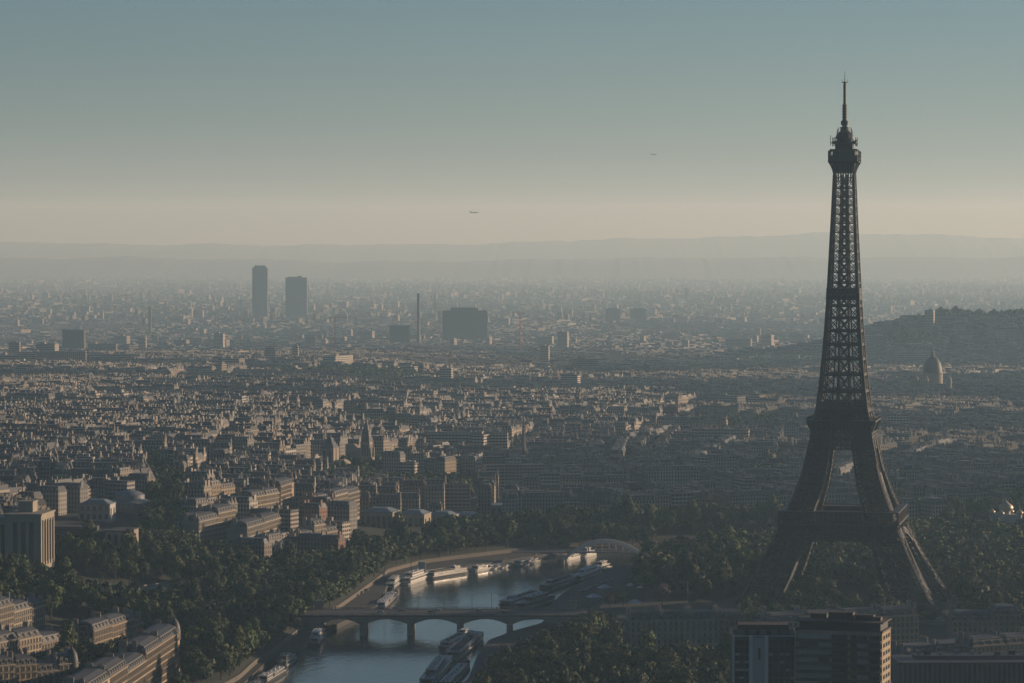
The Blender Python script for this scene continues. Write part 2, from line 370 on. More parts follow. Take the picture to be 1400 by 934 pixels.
for (px_, py_, sx_, sy_) in ((0, -23.6, 27, 9), (0, 23.6, 27, 9), (23.6, 0, 9, 27), (-23.6, 0, 9, 27)):
    q = MB(); q.box(px_, py_, 55.7, 61.0, sx_, sy_, 0, 0, 1); q.box(px_, py_, 61.0, 61.7, sx_ + 1.6, sy_ + 1.6, 0, 1, 1, bottom=True)
    q.build('pavilion', ['glass', 'red_roof'], fp)
# second platform
m = MB()
belt(m, 98.5, 104, 18.9, 18.3, 12, .5); belt(m, 104, 110, 18.3, 17.4, 10, .5)
frame(m, 103.4, 104.6, 18.4, 6.0); frame(m, 109.6, 112.4, 18.2, 5.0)
for f in range(4):
    R = Matrix.Rotation(f * math.pi / 2, 3, 'Z')
    for k in range(17):
        x = -17.5 + 35 * k / 16
        m.beam(R @ Vector((x, -17.4, 107.5)), R @ Vector((x * 1.14, -20.4, 114.6)), .5)
        m.beam(R @ Vector((x * 1.15, -20.3, 115.4)), R @ Vector((x * 1.15, -20.3, 117.2)), .22)
    m.beam(R @ Vector((-20.3, -20.3, 117.2)), R @ Vector((20.3, -20.3, 117.2)), .25)
    m.prism([((R @ Vector(p)).x, (R @ Vector(p)).y) for p in ((-19.6, -19.6, 0), (19.6, -19.6, 0), (18.6, -18.6, 0), (-18.6, -18.6, 0))], 112.4, 114.6, bottom=True)
frame(m, 114.6, 115.4, 20.6, 3.0); frame(m, 120.2, 121.0, 15.8, 3.0)
spf = m.build('second_platform', 'iron', tower)
for x, y, sx_, sy_ in ((0, -9.8, 17, 5), (0, 9.8, 17, 5), (9.8, 0, 5, 12), (-9.8, 0, 5, 12)):
    q = MB(); q.box(x, y, 115.4, 119.8, sx_, sy_); q.build('pavilion', 'iron_dark', spf)
belt_m = MB(); belt(belt_m, 115.4, 120.3, 15.2, 14.6, 9, .45); belt(belt_m, 121, 126, 14.4, 13.9, 9, .7); belt_m.build('railing_belt', 'iron', spf)
# shaft above the second platform
zs = [111.5, 121]
while zs[-1] < 257: zs.append(zs[-1] + max(5.2, 10.6 * Wf(zs[-1]) / 13.0 * 0.92))
zs[-1] = 262
m = MB()
for f in range(4):
    R = Matrix.Rotation(f * math.pi / 2, 3, 'Z')
    for k in range(len(zs) - 1):
        z0, z1 = zs[k], zs[k + 1]; w0, w1 = Wf(z0), Wf(z1)
        i0, i1 = w0 * float(np.interp(z0, [120, 190, 270], [.40, .34, .22])), w1 * float(np.interp(z1, [120, 190, 270], [.40, .34, .22]))
        t_ = float(np.interp(z0, [120, 270], [.66, .40])); pw = float(np.interp(z0, [120, 270], [1.9, 1.1]))
        P = lambda x, z, w_: R @ Vector((x, -w_, z))
        m.beam(P(-w0, z0, w0), P(-w1, z1, w1), pw)
        for s in (-1, 1):
            m.beam(P(s * i0, z0, w0), P(s * i1, z1, w1), t_ * 1.5)
            m.beam(P(s * w0 * .88, z0, w0), P(s * w1 * .88, z1, w1), t_ * 1.1)
            m.beam(P(s * w0, z0, w0), P(s * i1, z1, w1), t_); m.beam(P(s * i0, z0, w0), P(s * w1, z1, w1), t_)
        m.beam(P(-i0, z0, w0), P(i1, z1, w1), t_ * .8); m.beam(P(i0, z0, w0), P(-i1, z1, w1), t_ * .8)
        m.beam(P(-w0, z0, w0), P(w0, z0, w0), t_ * 1.6)
        m.beam(P(-w0, z0 + .9, w0), P(w0, z0 + .9, w0), t_)
m.build('shaft', 'iron', tower)
m = MB()
for k in range(len(zs) - 1):
    z0, z1 = zs[k], zs[k + 1]; c0 = min(2.9, Wf(z0) * .3)
    for s in (-1, 1):
        for u in (-1, 1):
            m.beam((s * c0, u * c0, z0), (s * c0, u * c0, z1), .9)
        m.beam((s * c0, -c0, z0), (s * c0, c0, z1), .5); m.beam((-c0, s * c0, z0), (c0, s * c0, z1), .5)
        m.beam((s * c0, c0, z0), (s * c0, -c0, z1), .5); m.beam((c0, s * c0, z0), (-c0, s * c0, z1), .5)
    m.box(0, 0, z0 - .5, z0 + .5, c0 * 2 + 1.5, c0 * 2 + 1.5, bottom=True)
m.build('lift_column', 'iron_dark', tower)
m = MB(); wz = Wf(191); belt(m, 187.5, 193.4, Wf(187.5) + .5, Wf(193) + .5, 8, .8, True); frame(m, 188.2, 189.0, wz + 1.0, 1.0); m.box(0, 0, 189, 193, wz * 1.5, wz * 1.5); frame(m, 192.6, 193.2, wz + .6, 1.0)
m.build('middle_platform', 'iron', tower)
# third platform
m = MB()
for f in range(4):
    R = Matrix.Rotation(f * math.pi / 2, 3, 'Z')
    for k in range(9):
        s = -1 + 2 * k / 8; prev = None
        for z, h in ((260, 5.9), (265, 6.0), (269, 6.7), (272, 7.6), (274.2, 8.7)):
            p = R @ Vector((s * h, -h, z))
            if prev is not None: m.beam(prev, p, .45)
            prev = p
        m.beam(R @ Vector((s * 9, -9, 275)), R @ Vector((s * 9, -9, 282.4)), .22)
        m.beam(R @ Vector((s * 9, -9, 282.4)), R @ Vector((s * 7.4, -7.4, 283.6)), .22)
    for z in (276.6, 277.6, 279.8, 282.4): m.beam(R @ Vector((-9, -9, z)), R @ Vector((9, -9, z)), .26)
frame(m, 266.0, 266.6, 6.3, .5)
tp = m.build('third_platform', 'iron', tower)
q = MB(); q.box(0, 0, 267, 274, 11.5, 11.5, inset=-.18); q.box(0, 0, 274.2, 275, 18.4, 18.4, bottom=True); q.box(0, 0, 275, 278.6, 16.6, 16.6); q.box(0, 0, 278.6, 279.3, 17.4, 17.4, bottom=True)
q.box(0, 0, 279.3, 283.2, 13.2, 13.2); q.box(0, 0, 283.2, 283.9, 16.2, 16.2, bottom=True); q.build('cabin', 'iron_dark', tp)
m = MB(); m.box(0, 0, 283.9, 287.5, 10.5, 10.5); m.box(0, 0, 287.5, 288.2, 14.6, 14.6, bottom=True); m.box(0, 0, 288.2, 291, 8.6, 8.6)
m.lathe((0, 0, 0), [(5.6, 290.6), (5.4, 292.4), (4.5, 294.2), (3.2, 295.6), (2.4, 296.4), (2.4, 298.4)], 12)
for k in range(22):                                     # panels, dishes and whips round the top
    a_ = 2 * math.pi * k / 22; r = 7.0 + .7 * (k % 3); z = 288.2 + (k % 2) * .6
    m.beam((r * math.cos(a_), r * math.sin(a_), z - 2.4), (r * math.cos(a_), r * math.sin(a_), z + 2.0 + (k % 4) * .8), .35)
    if k % 3 == 0: m.lathe((r * math.cos(a_), r * math.sin(a_), z), [(.2, -.9), (.9, -.5), (.9, .5), (.2, .9)], 8)
for k in range(12):
    a_ = 2 * math.pi * k / 12; m.beam((5 * math.cos(a_), 5 * math.sin(a_), 291), (4.4 * math.cos(a_), 4.4 * math.sin(a_), 297 + (k % 3)), .28)
m.build('cupola', 'iron_dark', tower)
m = MB(); m.lathe((0, 0, 0), [(2.4, 298.2), (2.4, 299), (1.5, 299.4), (1.5, 300.2), (2.3, 300.5), (2.3, 303), (1.5, 303.4), (1.4, 304)], 10)
m.lathe((0, 0, 0), [(1.25, 303.8), (1.25, 314.5), (.9, 315), (.9, 333), (.35, 333.2)], 8); am = m.build('antenna_mast', 'iron_dark', tower)
for z, r in ((305.5, 1.75), (307.5, 1.75), (309.5, 1.75), (311.5, 1.75), (313.8, 1.7)):
    q = MB(); q.lathe((0, 0, z), [(.9, -.25), (r, -.25), (r, .35), (.9, .35)], 10); q.build('antenna_ring', 'iron_dark', am)

m = MB(); m.lathe((0, 0, 0), [(.35, 333.2), (1.9, 333.6), (1.9, 334.0), (.3, 334.3), (.22, 336), (.1, 342)], 8)
for k in range(4): m.beam((1.7 * math.cos(k * 1.57), 1.7 * math.sin(k * 1.57), 334), (1.7 * math.cos(k * 1.57), 1.7 * math.sin(k * 1.57), 336), .2)
m.build('antenna_tip', 'iron_dark', am)
def squeeze(o):
    V = np.empty(len(o.data.vertices) * 3, np.float32); o.data.vertices.foreach_get('co', V); V = V.reshape(-1, 3)
    V[:, 2] = np.interp(V[:, 2], [255, 260, 275, 284, 288, 296, 299, 303.5, 314, 333.2, 342], [255, 258, 269.8, 277.2, 281, 288, 290.5, 294.5, 303.5, 316.7, 324]); o.data.vertices.foreach_set('co', V.ravel()); o.data.update()
    for c in o.children: squeeze(c)
for o in tower.children:
    if o.name.split('.')[0] in ('third_platform', 'cupola', 'antenna_mast'): squeeze(o)

TOWER_FEET = [(TX + math.cos(TROT) * a - math.sin(TROT) * b, TY + math.sin(TROT) * a + math.cos(TROT) * b) for a in (-49, 49) for b in (-49, 49)]
# ---------------------------------------------------------------- landmarks used to describe where things stand (phrase, pixel x, pixel y)
LM = []
def lm(phrase, px, py): LM.append((phrase, px, py))
OCC = []                                        # footprints nothing else may use: (x, y, radius)
def occ(x, y, r): OCC.append((x, y, r))
def yaw(p, q): return math.atan2(q[1] - p[1], q[0] - p[0])
# ---------------------------------------------------------------- stone road bridge
BY0, BY1, BX0, BX1, BZ = 1945.0, 1980.0, -130.0, 48.0, 3.6
br = thing('stone_bridge', 'long stone road bridge of five low arches over the river', 'bridge', ((BX0 + BX1) / 2, (BY0 + BY1) / 2, ZW))
ox, oy = (BX0 + BX1) / 2, (BY0 + BY1) / 2
piers = [gp(x, 868, ZW).x * BY0 / gp(x, 868, ZW).y for x in (436, 496, 561, 629, 697, 764)]
def brx(x): return x - ox
m = MB(); hw = (BY1 - BY0) / 2; PW = 1.9; dz = BZ - ZW
for k in range(5):
    a_, b_ = piers[k] + PW, piers[k + 1] - PW; n_ = 14
    pts = [(a_ + (b_ - a_) * i / n_, 6.4 + 3.0 * (1 - (2 * i / n_ - 1) ** 2)) for i in range(n_ + 1)]
    for i in range(n_):
        (xa, za), (xb, zb) = pts[i], pts[i + 1]
        for s in (-1, 1):
            q = [(brx(xa), s * hw, za), (brx(xb), s * hw, zb), (brx(xb), s * hw, dz - .6), (brx(xa), s * hw, dz - .6)]
            m.face(q if s < 0 else q[::-1])
        m.face([(brx(xa), -hw, za), (brx(xa), hw, za), (brx(xb), hw, zb), (brx(xb), -hw, zb)])
for k, x in enumerate(piers):
    if 0 < k < 5: m.box(brx(x), 0, 6.35, dz - .62, PW * 2, hw * 2)
m.box(brx((BX0 + piers[0] + PW) / 2), 0, -1, dz - .62, piers[0] + PW - BX0, hw * 2); m.box(brx((BX1 + piers[5] - PW) / 2), 0, -1, dz - .62, BX1 - piers[5] + PW, hw * 2)
m.build('arch_span', 'bridge_stone', br)
m = MB(); m.box(0, 0, dz - .6, dz, BX1 - BX0 + 1, hw * 2 + 1.4, bottom=True); m.build('deck', 'paving', br)
m = MB(); m.box(0, 0, dz + .004, dz + .03, BX1 - BX0 + .9, 21); m.build('roadway', 'asphalt', br)
for s in (-1, 1):
    m = MB(); m.box(0, s * hw, dz, dz + .25, BX1 - BX0, .7); m.box(0, s * hw, dz + .95, dz + 1.2, BX1 - BX0, .6, bottom=True)
    for k in range(89):
        x = -(BX1 - BX0) / 2 + 1 + k * 2; m.box(x, s * hw, dz + .25, dz + .95, .9 if k % 6 == 0 else .35, .35)
    m.build('parapet', 'bridge_stone', br)
for k in range(1, 5):
    m = MB(); m.box(brx(piers[k]), 0, -2, 6.33, PW * 2, hw * 2)
    for s in (-1, 1):
        m.prism([(brx(piers[k]) + PW * .98 * math.cos(a_), s * hw + s * 3.4 * abs(math.sin(a_))) for a_ in [math.pi * i / 6 * (s) for i in range(7)]], -2, 6.6, inset=.0)
    m.build('pier', 'bridge_stone', br)
lm('the stone bridge', 590, 845); 
for i in range(-6, 14): occ(ox - 60 + i * 16, oy, 20)
# equestrian statue groups on pylons
def statue(x, y, z, rz, label):
    t = thing('statue', label, 'statue', (x, y, z), rz, 'statues at the bridge ends')
    m = MB(); m.box(0, 0, -1, 1, 5.2, 3.6); m.box(0, 0, 1, 6.2, 4.4, 2.8, inset=.04); m.box(0, 0, 6.2, 6.8, 5, 3.4, bottom=True); m.build('pedestal', 'stone', t)
    m = MB()
    for sx in (-1.1, 1.1):
        for sy in (-.35, .35): m.beam((sx, sy, 6.8), (sx * .9, sy, 8.3), .35)
    m.beam((-1.3, 0, 8.7), (1.3, 0, 8.8), 1.0); m.beam((1.1, 0, 8.8), (1.9, 0, 10.1), .55); m.beam((1.8, 0, 10.1), (2.5, 0, 9.7), .4); m.beam((-1.4, 0, 8.9), (-1.8, 0, 7.6), .25)
    m.build('horse', 'stone', t)
    m = MB(); m.beam((1.2, -1.1, 6.8), (1.2, -1.0, 8.2), .5); m.beam((1.2, -1.0, 8.2), (1.2, -.9, 9.3), .75); m.lathe((1.2, -.9, 9.3), [(.12, 0), (.25, .15), (.25, .4), (.1, .5)], 8); m.beam((1.2, -.8, 9.1), (1.9, -.3, 9.2), .25)
    m.build('warrior', 'stone', t)
statue(gp(437, 832, BZ).x, BY1 - 1, BZ - 1.5, .2, 'pale warrior and horse on a pylon at the far palace end of the stone bridge')
statue(BX0 + 3, BY0 + 1, BZ - 1.5, .2, 'warrior and horse on a pylon at the near palace end of the stone bridge')
statue(36, BY1 - 1, BZ - 1.5, 2.9, 'warrior and horse on a pylon at the far tower end of the stone bridge')
# ---------------------------------------------------------------- steel arch footbridge
A0, A1 = at(700, 753.5, 2392), at(884, 757, 2385)
AZ = A0.z; fl_ = (A1 - A0).length; fb = thing('arch_footbridge', 'pale steel footbridge with one tall arch and hanging rods', 'footbridge', (A0.x, A0.y, 0), yaw(A0, A1))
ux = lambda px: fl_ * (px - 700) / (884 - 700)
m = MB(); m.box(fl_ / 2, 0, AZ - .7, AZ, fl_, 8, bottom=True); m.build('deck', 'grey', fb)
xp = [ux(767), ux(767) + 2 * (ux(828) - ux(767))]; zt = at(828, 738, 2388).z
def az(x): u = (x - ux(828)) / ((xp[1] - xp[0]) / 2); return ZW + 2.5 + (zt - ZW - 2.5) * (1 - u * u)
for s in (-1, 1):
    m = MB(); n_ = 26
    X = [xp[0] + (xp[1] - xp[0]) * i / n_ for i in range(n_ + 1)]
    for i in range(n_):
        p, q = Vector((X[i], s * 4, az(X[i]))), Vector((X[i + 1], s * 4, az(X[i + 1])))
        p2, q2 = p + Vector((0, 0, -1.7)), q + Vector((0, 0, -1.7))
        m.beam(p, q, .75); m.beam(p2, q2, .6); m.beam(p, q2, .3); m.beam(p, p2, .3)
    m.build('arch', 'white', fb)
    for i in range(n_ + 1):
        if az(X[i]) - 1.7 > AZ + .5 and i % 2 == 0: m = MB(); m.beam((X[i], s * 4, AZ), (X[i], s * 4, az(X[i]) - 1.6), .45); m.build('hanger_rod', 'white', fb)
    m = MB()
    for i in range(9):
        xa, xb = xp[0] - (xp[0] - ux(738)) * i / 9, xp[0] - (xp[0] - ux(738)) * (i + 1) / 9
        f_ = lambda x: ZW + 2.5 + (AZ - ZW - 3) * (1 - ((x - ux(738)) / (xp[0] - ux(738))) ** 2)
        m.beam((xa, s * 4, f_(xa)), (xb, s * 4, f_(xb)), .8); m.beam((xa, s * 4, f_(xa)), (xa, s * 4, AZ - .7), .35)
    m.build('side_arch', 'grey', fb)
    m = MB(); m.beam((0, s * 4, AZ + 1.1), (fl_, s * 4, AZ + 1.1), .16)
    for k in range(40): m.beam((fl_ * k / 40, s * 4, AZ), (fl_ * k / 40, s * 4, AZ + 1.1), .12)
    m.build('railing', 'grey', fb)
for x in xp:
    m = MB(); m.box(x, 0, ZW - 1, ZW + 3.2, 5, 12, inset=.08); m.build('pier', 'quay_stone', fb)
lm('the arched footbridge', 800, 752)
# ---------------------------------------------------------------- boats
def boat(name, label, p, q, W, style, hull='dark', top='offwhite', z=ZW, grp='boats moored along the river', hh=1.7):
    P, Q = gp(*p, z), gp(*q, z); L_ = (Q - P).length; c = (P + Q) / 2
    t = thing(name, label, 'boat', (c.x, c.y, z), yaw(P, Q), grp)
    h2 = W / 2; out = [(-L_ / 2, -h2 * .75), (-L_ / 2 + 2, -h2), (L_ * .3, -h2), (L_ * .44, -h2 * .6), (L_ / 2, 0), (L_ * .44, h2 * .6), (L_ * .3, h2), (-L_ / 2 + 2, h2), (-L_ / 2, h2 * .75)]
    n_ = len(out); m = MB()
    lo = [(x * .97, y * .82, -.6) for x, y in out]; hi = [(x, y, hh + (.9 if x > L_ * .4 else .35 if x > L_ * .25 else 0)) for x, y in out]
    inn = [(x * .98, y * .9, zz - .02) for x, y, zz in hi]; dk = [(x, y, hh - .45) for x, y, _ in inn]
    fs = [(i, (i + 1) % n_, n_ + (i + 1) % n_, n_ + i) for i in range(n_)] + [(n_ + i, n_ + (i + 1) % n_, 2 * n_ + (i + 1) % n_, 2 * n_ + i) for i in range(n_)] + [(2 * n_ + i, 2 * n_ + (i + 1) % n_, 3 * n_ + (i + 1) % n_, 3 * n_ + i) for i in range(n_)]
    m.shell(lo + hi + inn + dk, fs); m.build('hull', hull, t)
    m = MB(); m.face(dk); m.build('deck', 'brown' if style == 'barge' else 'grey', t)
    m = MB(); m.beam((-L_ / 2 + 1, -h2, hh + .05), (L_ * .3, -h2, hh + .05), .3); m.beam((-L_ / 2 + 1, h2, hh + .05), (L_ * .3, h2, hh + .05), .3); m.build('rubbing_strake', 'white', t)
    def cabin(x0, x1, w_, z0, z1, nm='cabin', mt=top, roof=True):
        m = MB(); m.box((x0 + x1) / 2, 0, z0, z1, x1 - x0, w_); c_ = m.build(nm, mt, t)
        m = MB(); zz0, zz1 = z0 + (z1 - z0) * .42, z0 + (z1 - z0) * .82
        nw = max(2, int((x1 - x0) / 1.9)); st = (x1 - x0) / nw
        for k in range(nw):
            for s in (-1, 1): m.box(x0 + st * (k + .5), s * w_ / 2, zz0, zz1, st * .68, .06, bottom=True)
        for s, x in ((-1, x0), (1, x1)): m.box(x, 0, zz0, zz1, .06, w_ * .7, bottom=True)
        g = m.build('windows', 'glass', c_)
        if roof:
            m = MB(); m.box((x0 + x1) / 2, 0, z1, z1 + .18, x1 - x0 + .7, w_ + .7, bottom=True)
            for k in range(int((x1 - x0) / 5)): m.box(x0 + 3 + k * 5, .6 * (-1) ** k, z1 + .18, z1 + .7, 1.3, .9)
            m.build('cabin_roof', 'white' if top != 'grey' else 'zinc', c_)
        return c_
    zb = hh - .45
    if style == 'barge':
        cabin(-L_ * .12, L_ * .30, W * .72, zb, zb + 1.9); cabin(-L_ * .42, -L_ * .18, W * .74, zb, zb + 2.6, 'wheelhouse')
        m = MB(); m.beam((L_ * .36, 0, zb), (L_ * .36, 0, zb + 6), .22); m.beam((L_ * .36, 0, zb + 5), (L_ * .2, 0, zb + 3), .1); m.build('mast', 'grey', t)
    elif style == 'house':
        cabin(-L_ * .40, L_ * .26, W * .8, zb, zb + 2.7); cabin(-L_ * .30, -L_ * .02, W * .6, zb + 2.9, zb + 5.0, 'upper_cabin')
    elif style == 'tour':
        cabin(-L_ * .44, L_ * .36, W * .9, zb, zb + 2.9, 'saloon'); cabin(L_ * .12, L_ * .24, W * .5, zb + 3.1, zb + 4.9, 'wheelhouse')
        m = MB()
        for s in (-1, 1):
            m.beam((-L_ * .44, s * W * .46, zb + 4.1), (L_ * .1, s * W * .46, zb + 4.1), .1)
            for k in range(10): m.beam((-L_ * .44 + L_ * .54 * k / 9, s * W * .46, zb + 3.05), (-L_ * .44 + L_ * .54 * k / 9, s * W * .46, zb + 4.1), .09)
        m.build('railing', 'white', t)
        m = MB()
        for k in range(10): m.box(-L_ * .4 + k * L_ * .05, 0, zb + 3.1, zb + 3.7, .5, W * .6)
        m.build('benches', 'paint_red' if 'red' in label else 'brown', t)
    elif style == 'pavilion':
        cabin(-L_ * .46, L_ * .42, W * .92, zb, zb + 3.2, 'saloon'); cabin(-L_ * .3, L_ * .2, W * .6, zb + 3.4, zb + 5.8, 'upper_cabin')
    return t
BO = [
 ('moored_barge', 'dark barge with a pale cabin moored at the bottom of the near quay', (357,936),(390,916), 6, 'barge','dark','offwhite'),
 ('moored_barge', 'open black barge at the very bottom frame edge by the near quay', (322,958),(358,935), 6, 'barge','dark','grey'),
 ('houseboat', 'low grey houseboat behind the barge at the near quay below the bridge', (383,916),(403,900), 6, 'house','dark','grey'),
 ('houseboat', 'lone dark houseboat with a pale cabin tied up beside the bridge abutment', (428,884),(442,864), 6.5, 'house','dark','offwhite'),
 ('moored_barge', 'dark hulled barge with a white prow just beyond the left arch of the bridge', (519,834),(541,812), 7, 'barge','dark','white'),
 ('moored_barge', 'white roofed barge at the quay next to the line of slim masts', (531,808),(553,790), 7, 'house','dark','white'),
 ('river_cruiser', 'largest white passenger ship with high lit side at the far quay', (552,800),(584,789), 9, 'pavilion','white','white'),
 ('moored_barge', 'long dark and white barge between the white ship and the curved quay', (584,792),(640,783), 8, 'tour','dark','offwhite'),
 ('moored_barge', 'slender white barge with a low cabin halfway along the curved far quay', (645,782),(701,774), 7, 'barge','white','white'),
 ('moored_barge', 'pale blue grey barge moored just before the arched footbridge', (705,775),(738,768), 7, 'barge','zinc','offwhite'),
 ('moored_barge', 'small white barge seen under the footbridge arch', (771,767),(792,762), 6, 'barge','white','white'),
 ('moored_barge', 'farthest white houseboat behind the footbridge deck', (796,762),(814,758), 6, 'house','white','white'),
 ('tour_boat', 'long tour boat with a sunlit curved edge below the bridge on the tower side', (617,904),(657,869), 9, 'tour','offwhite','grey'),
 ('tour_boat', 'pale low tour boat tucked behind the long sunlit tour boat', (606,889),(646,869), 6.5, 'tour','dark','offwhite'),
 ('tour_boat', 'dark glass roofed tour boat at the bottom of the port', (582,942),(612,905), 8, 'pavilion','navy','grey'),
 ('moored_barge', 'dark barge lying closest to the quay road at the bottom', (605,946),(640,908), 7, 'barge','dark','grey'),
 ('tour_boat', 'glass roofed tour boat with a white bow right behind the bridge', (735,816),(684,833), 9, 'tour','dark','zinc'),
 ('pontoon_boat', 'wide floating landing stage roofed in dark glass behind the bridge', (752,822),(708,836), 9, 'pavilion','dark','grey'),
 ('moored_barge', 'black barge with a pale roof in the middle of the tower side port', (784,795),(738,811), 8, 'tour','dark','grey'),
 ('pontoon_boat', 'bright flat roofed landing stage farther along the tower side port', (818,785),(786,797), 8, 'pavilion','dark','white'),
 ('pontoon_boat', 'small brown roofed landing stage at the far end of the port by trees', (831,777),(806,785), 7, 'house','brown','offwhite'),
]
for b in BO:
    boat(*b); lm('the ' + {'moored_barge': 'barge', 'houseboat': 'houseboat', 'river_cruiser': 'white passenger ship', 'tour_boat': 'tour boat', 'pontoon_boat': 'landing stage'}[b[0]], (b[2][0] + b[3][0]) / 2, (b[2][1] + b[3][1]) / 2) if b[0] in ('river_cruiser',) else None
# ---------------------------------------------------------------- lamp posts, masts, cars
def lamp(p, h, label, grp, name='street_lamp'):
    t = thing(name, label, 'lamp', tuple(p), random.random() * .1, grp)
    m = MB(); m.beam((0, 0, -.2), (0, 0, h), .22); m.beam((0, 0, h), (0, -1.6, h + .5), .15); m.box(0, 0, -.2, .7, .55, .55); m.build('post', 'dark', t)
    m = MB(); m.box(0, -1.7, h + .35, h + .6, .5, .9, bottom=True); m.build('lantern', 'grey', t)
for i, x in enumerate((571, 607, 645, 672, 731)):
    lamp((gp(x, 836, BZ).x, BY1 - 3, BZ), 9.5, f'thin dark lamp post on the bridge, {["first","second","third","fourth","fifth"][i]} of five counted from the palace end', 'lamp posts on the bridge')
def mast(px, py, h, label):
    p = gp(px, py, ZQ); t = thing('light_mast', label, 'mast', tuple(p), 0)
    m = MB(); m.beam((0, 0, -.2), (0, 0, h), .35); m.build('pole', 'grey', t); m = MB(); m.box(0, 0, h, h + .6, 1.8, .5, bottom=True); m.build('floodlight', 'offwhite', t)
mast(526, 815, 26, 'tall slim pale mast rising from the quay beside the barges beyond the bridge')
mast(731, 765, 15, 'thin pale mast with a sloping top by the start of the footbridge')
mast(562, 785, 16, 'dark mast on the quay behind the white passenger ship')
k_ = thing('quay_kiosk', 'small sunlit box on legs on the quay behind the white passenger ship', 'kiosk', tuple(gp(577, 786, ZQ)))
m = MB(); m.box(0, 0, 3, 9, 5, 4, bottom=True); m.build('cabin', 'offwhite', k_); m = MB(); [m.beam((sx * 2, sy * 1.5, 0), (sx * 2, sy * 1.5, 3), .4) for sx in (-1, 1) for sy in (-1, 1)]; m.build('legs', 'dark', k_)
def car_proto(paint):
    t = bpy.data.objects.new('parked_car', None); COL.objects.link(t)
    m = MB(); m.box(0, 0, .35, .85, 4.3, 1.75, bottom=True); m.box(0, 0, .85, .95, 4.2, 1.7, inset=.06); m.build('body', paint, t)
    m = MB(); m.prism(rect(-.2, 0, 2.5, 1.6), .95, 1.42, inset=.16); m.build('cabin', 'glass', t)
    w_ = None
    for sx in (-1, 1):
        for sy in (-1, 1):
            m = MB(); n_ = 10; c = (sx * 1.35, sy * .8, .33)
            vs_ = [(c[0] + .33 * math.cos(2 * math.pi * i / n_), c[1] + d * .12, c[2] + .33 * math.sin(2 * math.pi * i / n_)) for d in (-1, 1) for i in range(n_)]
            m.shell(vs_, [(i, (i + 1) % n_, n_ + (i + 1) % n_, n_ + i) for i in range(n_)] + [tuple(range(n_)), tuple(range(2 * n_ - 1, n_ - 1, -1))]); m.build('wheel', 'dark', t)
    return t
protos = {c: None for c in ('white', 'grey', 'dark', 'paint_red')}
ncol = {'white': 'white', 'grey': 'grey', 'dark': 'black', 'paint_red': 'red'}
def car(x, y, z, rz, paint, label, grp):
    if protos[paint] is None: o = protos[paint] = car_proto(paint)
    else: o = copy_tree(protos[paint])
    o.location = (x, y, z); o.rotation_euler = (0, 0, rz); tag(o, label, 'car', grp)
for i, (px, dy, c) in enumerate(((598, 4, 'white'), (590, -3, 'dark'), (548, 3, 'grey'), (520, -4, 'white'), (655, 4, 'grey'), (690, -4, 'paint_red'))):
    car(gp(px, 838, BZ).x, oy + dy, BZ + .03, 0, c, f'{ncol[c]} car driving across the stone bridge, {["third","second","first","first","fourth","last"][i]} {"in the far lane" if dy > 0 else "in the near lane"}', 'cars on the bridge')
CARS = [((455, 832), (505, 806), 7, 'bank'), ((790, 812), (838, 792), 7, 'port')]
for (p, q, n_, wh) in CARS:
    P, Q = gp(*p, ZQ), gp(*q, ZQ)
    for i in range(n_):
        u = (i + .5) / n_; c = random.choice(['white', 'grey', 'dark', 'dark']); x, y = P.x + (Q.x - P.x) * u, P.y + (Q.y - P.y) * u
        car(x, y, ZQ + .01, yaw(P, Q) + random.uniform(-.05, .05), c, f'{ncol[c]} car parked on the {"palace side quay beyond the bridge" if wh == "bank" else "tower side quay road"}, {["first","second","third","fourth","fifth","sixth","seventh"][i]} from the bridge', 'cars parked on the quays')
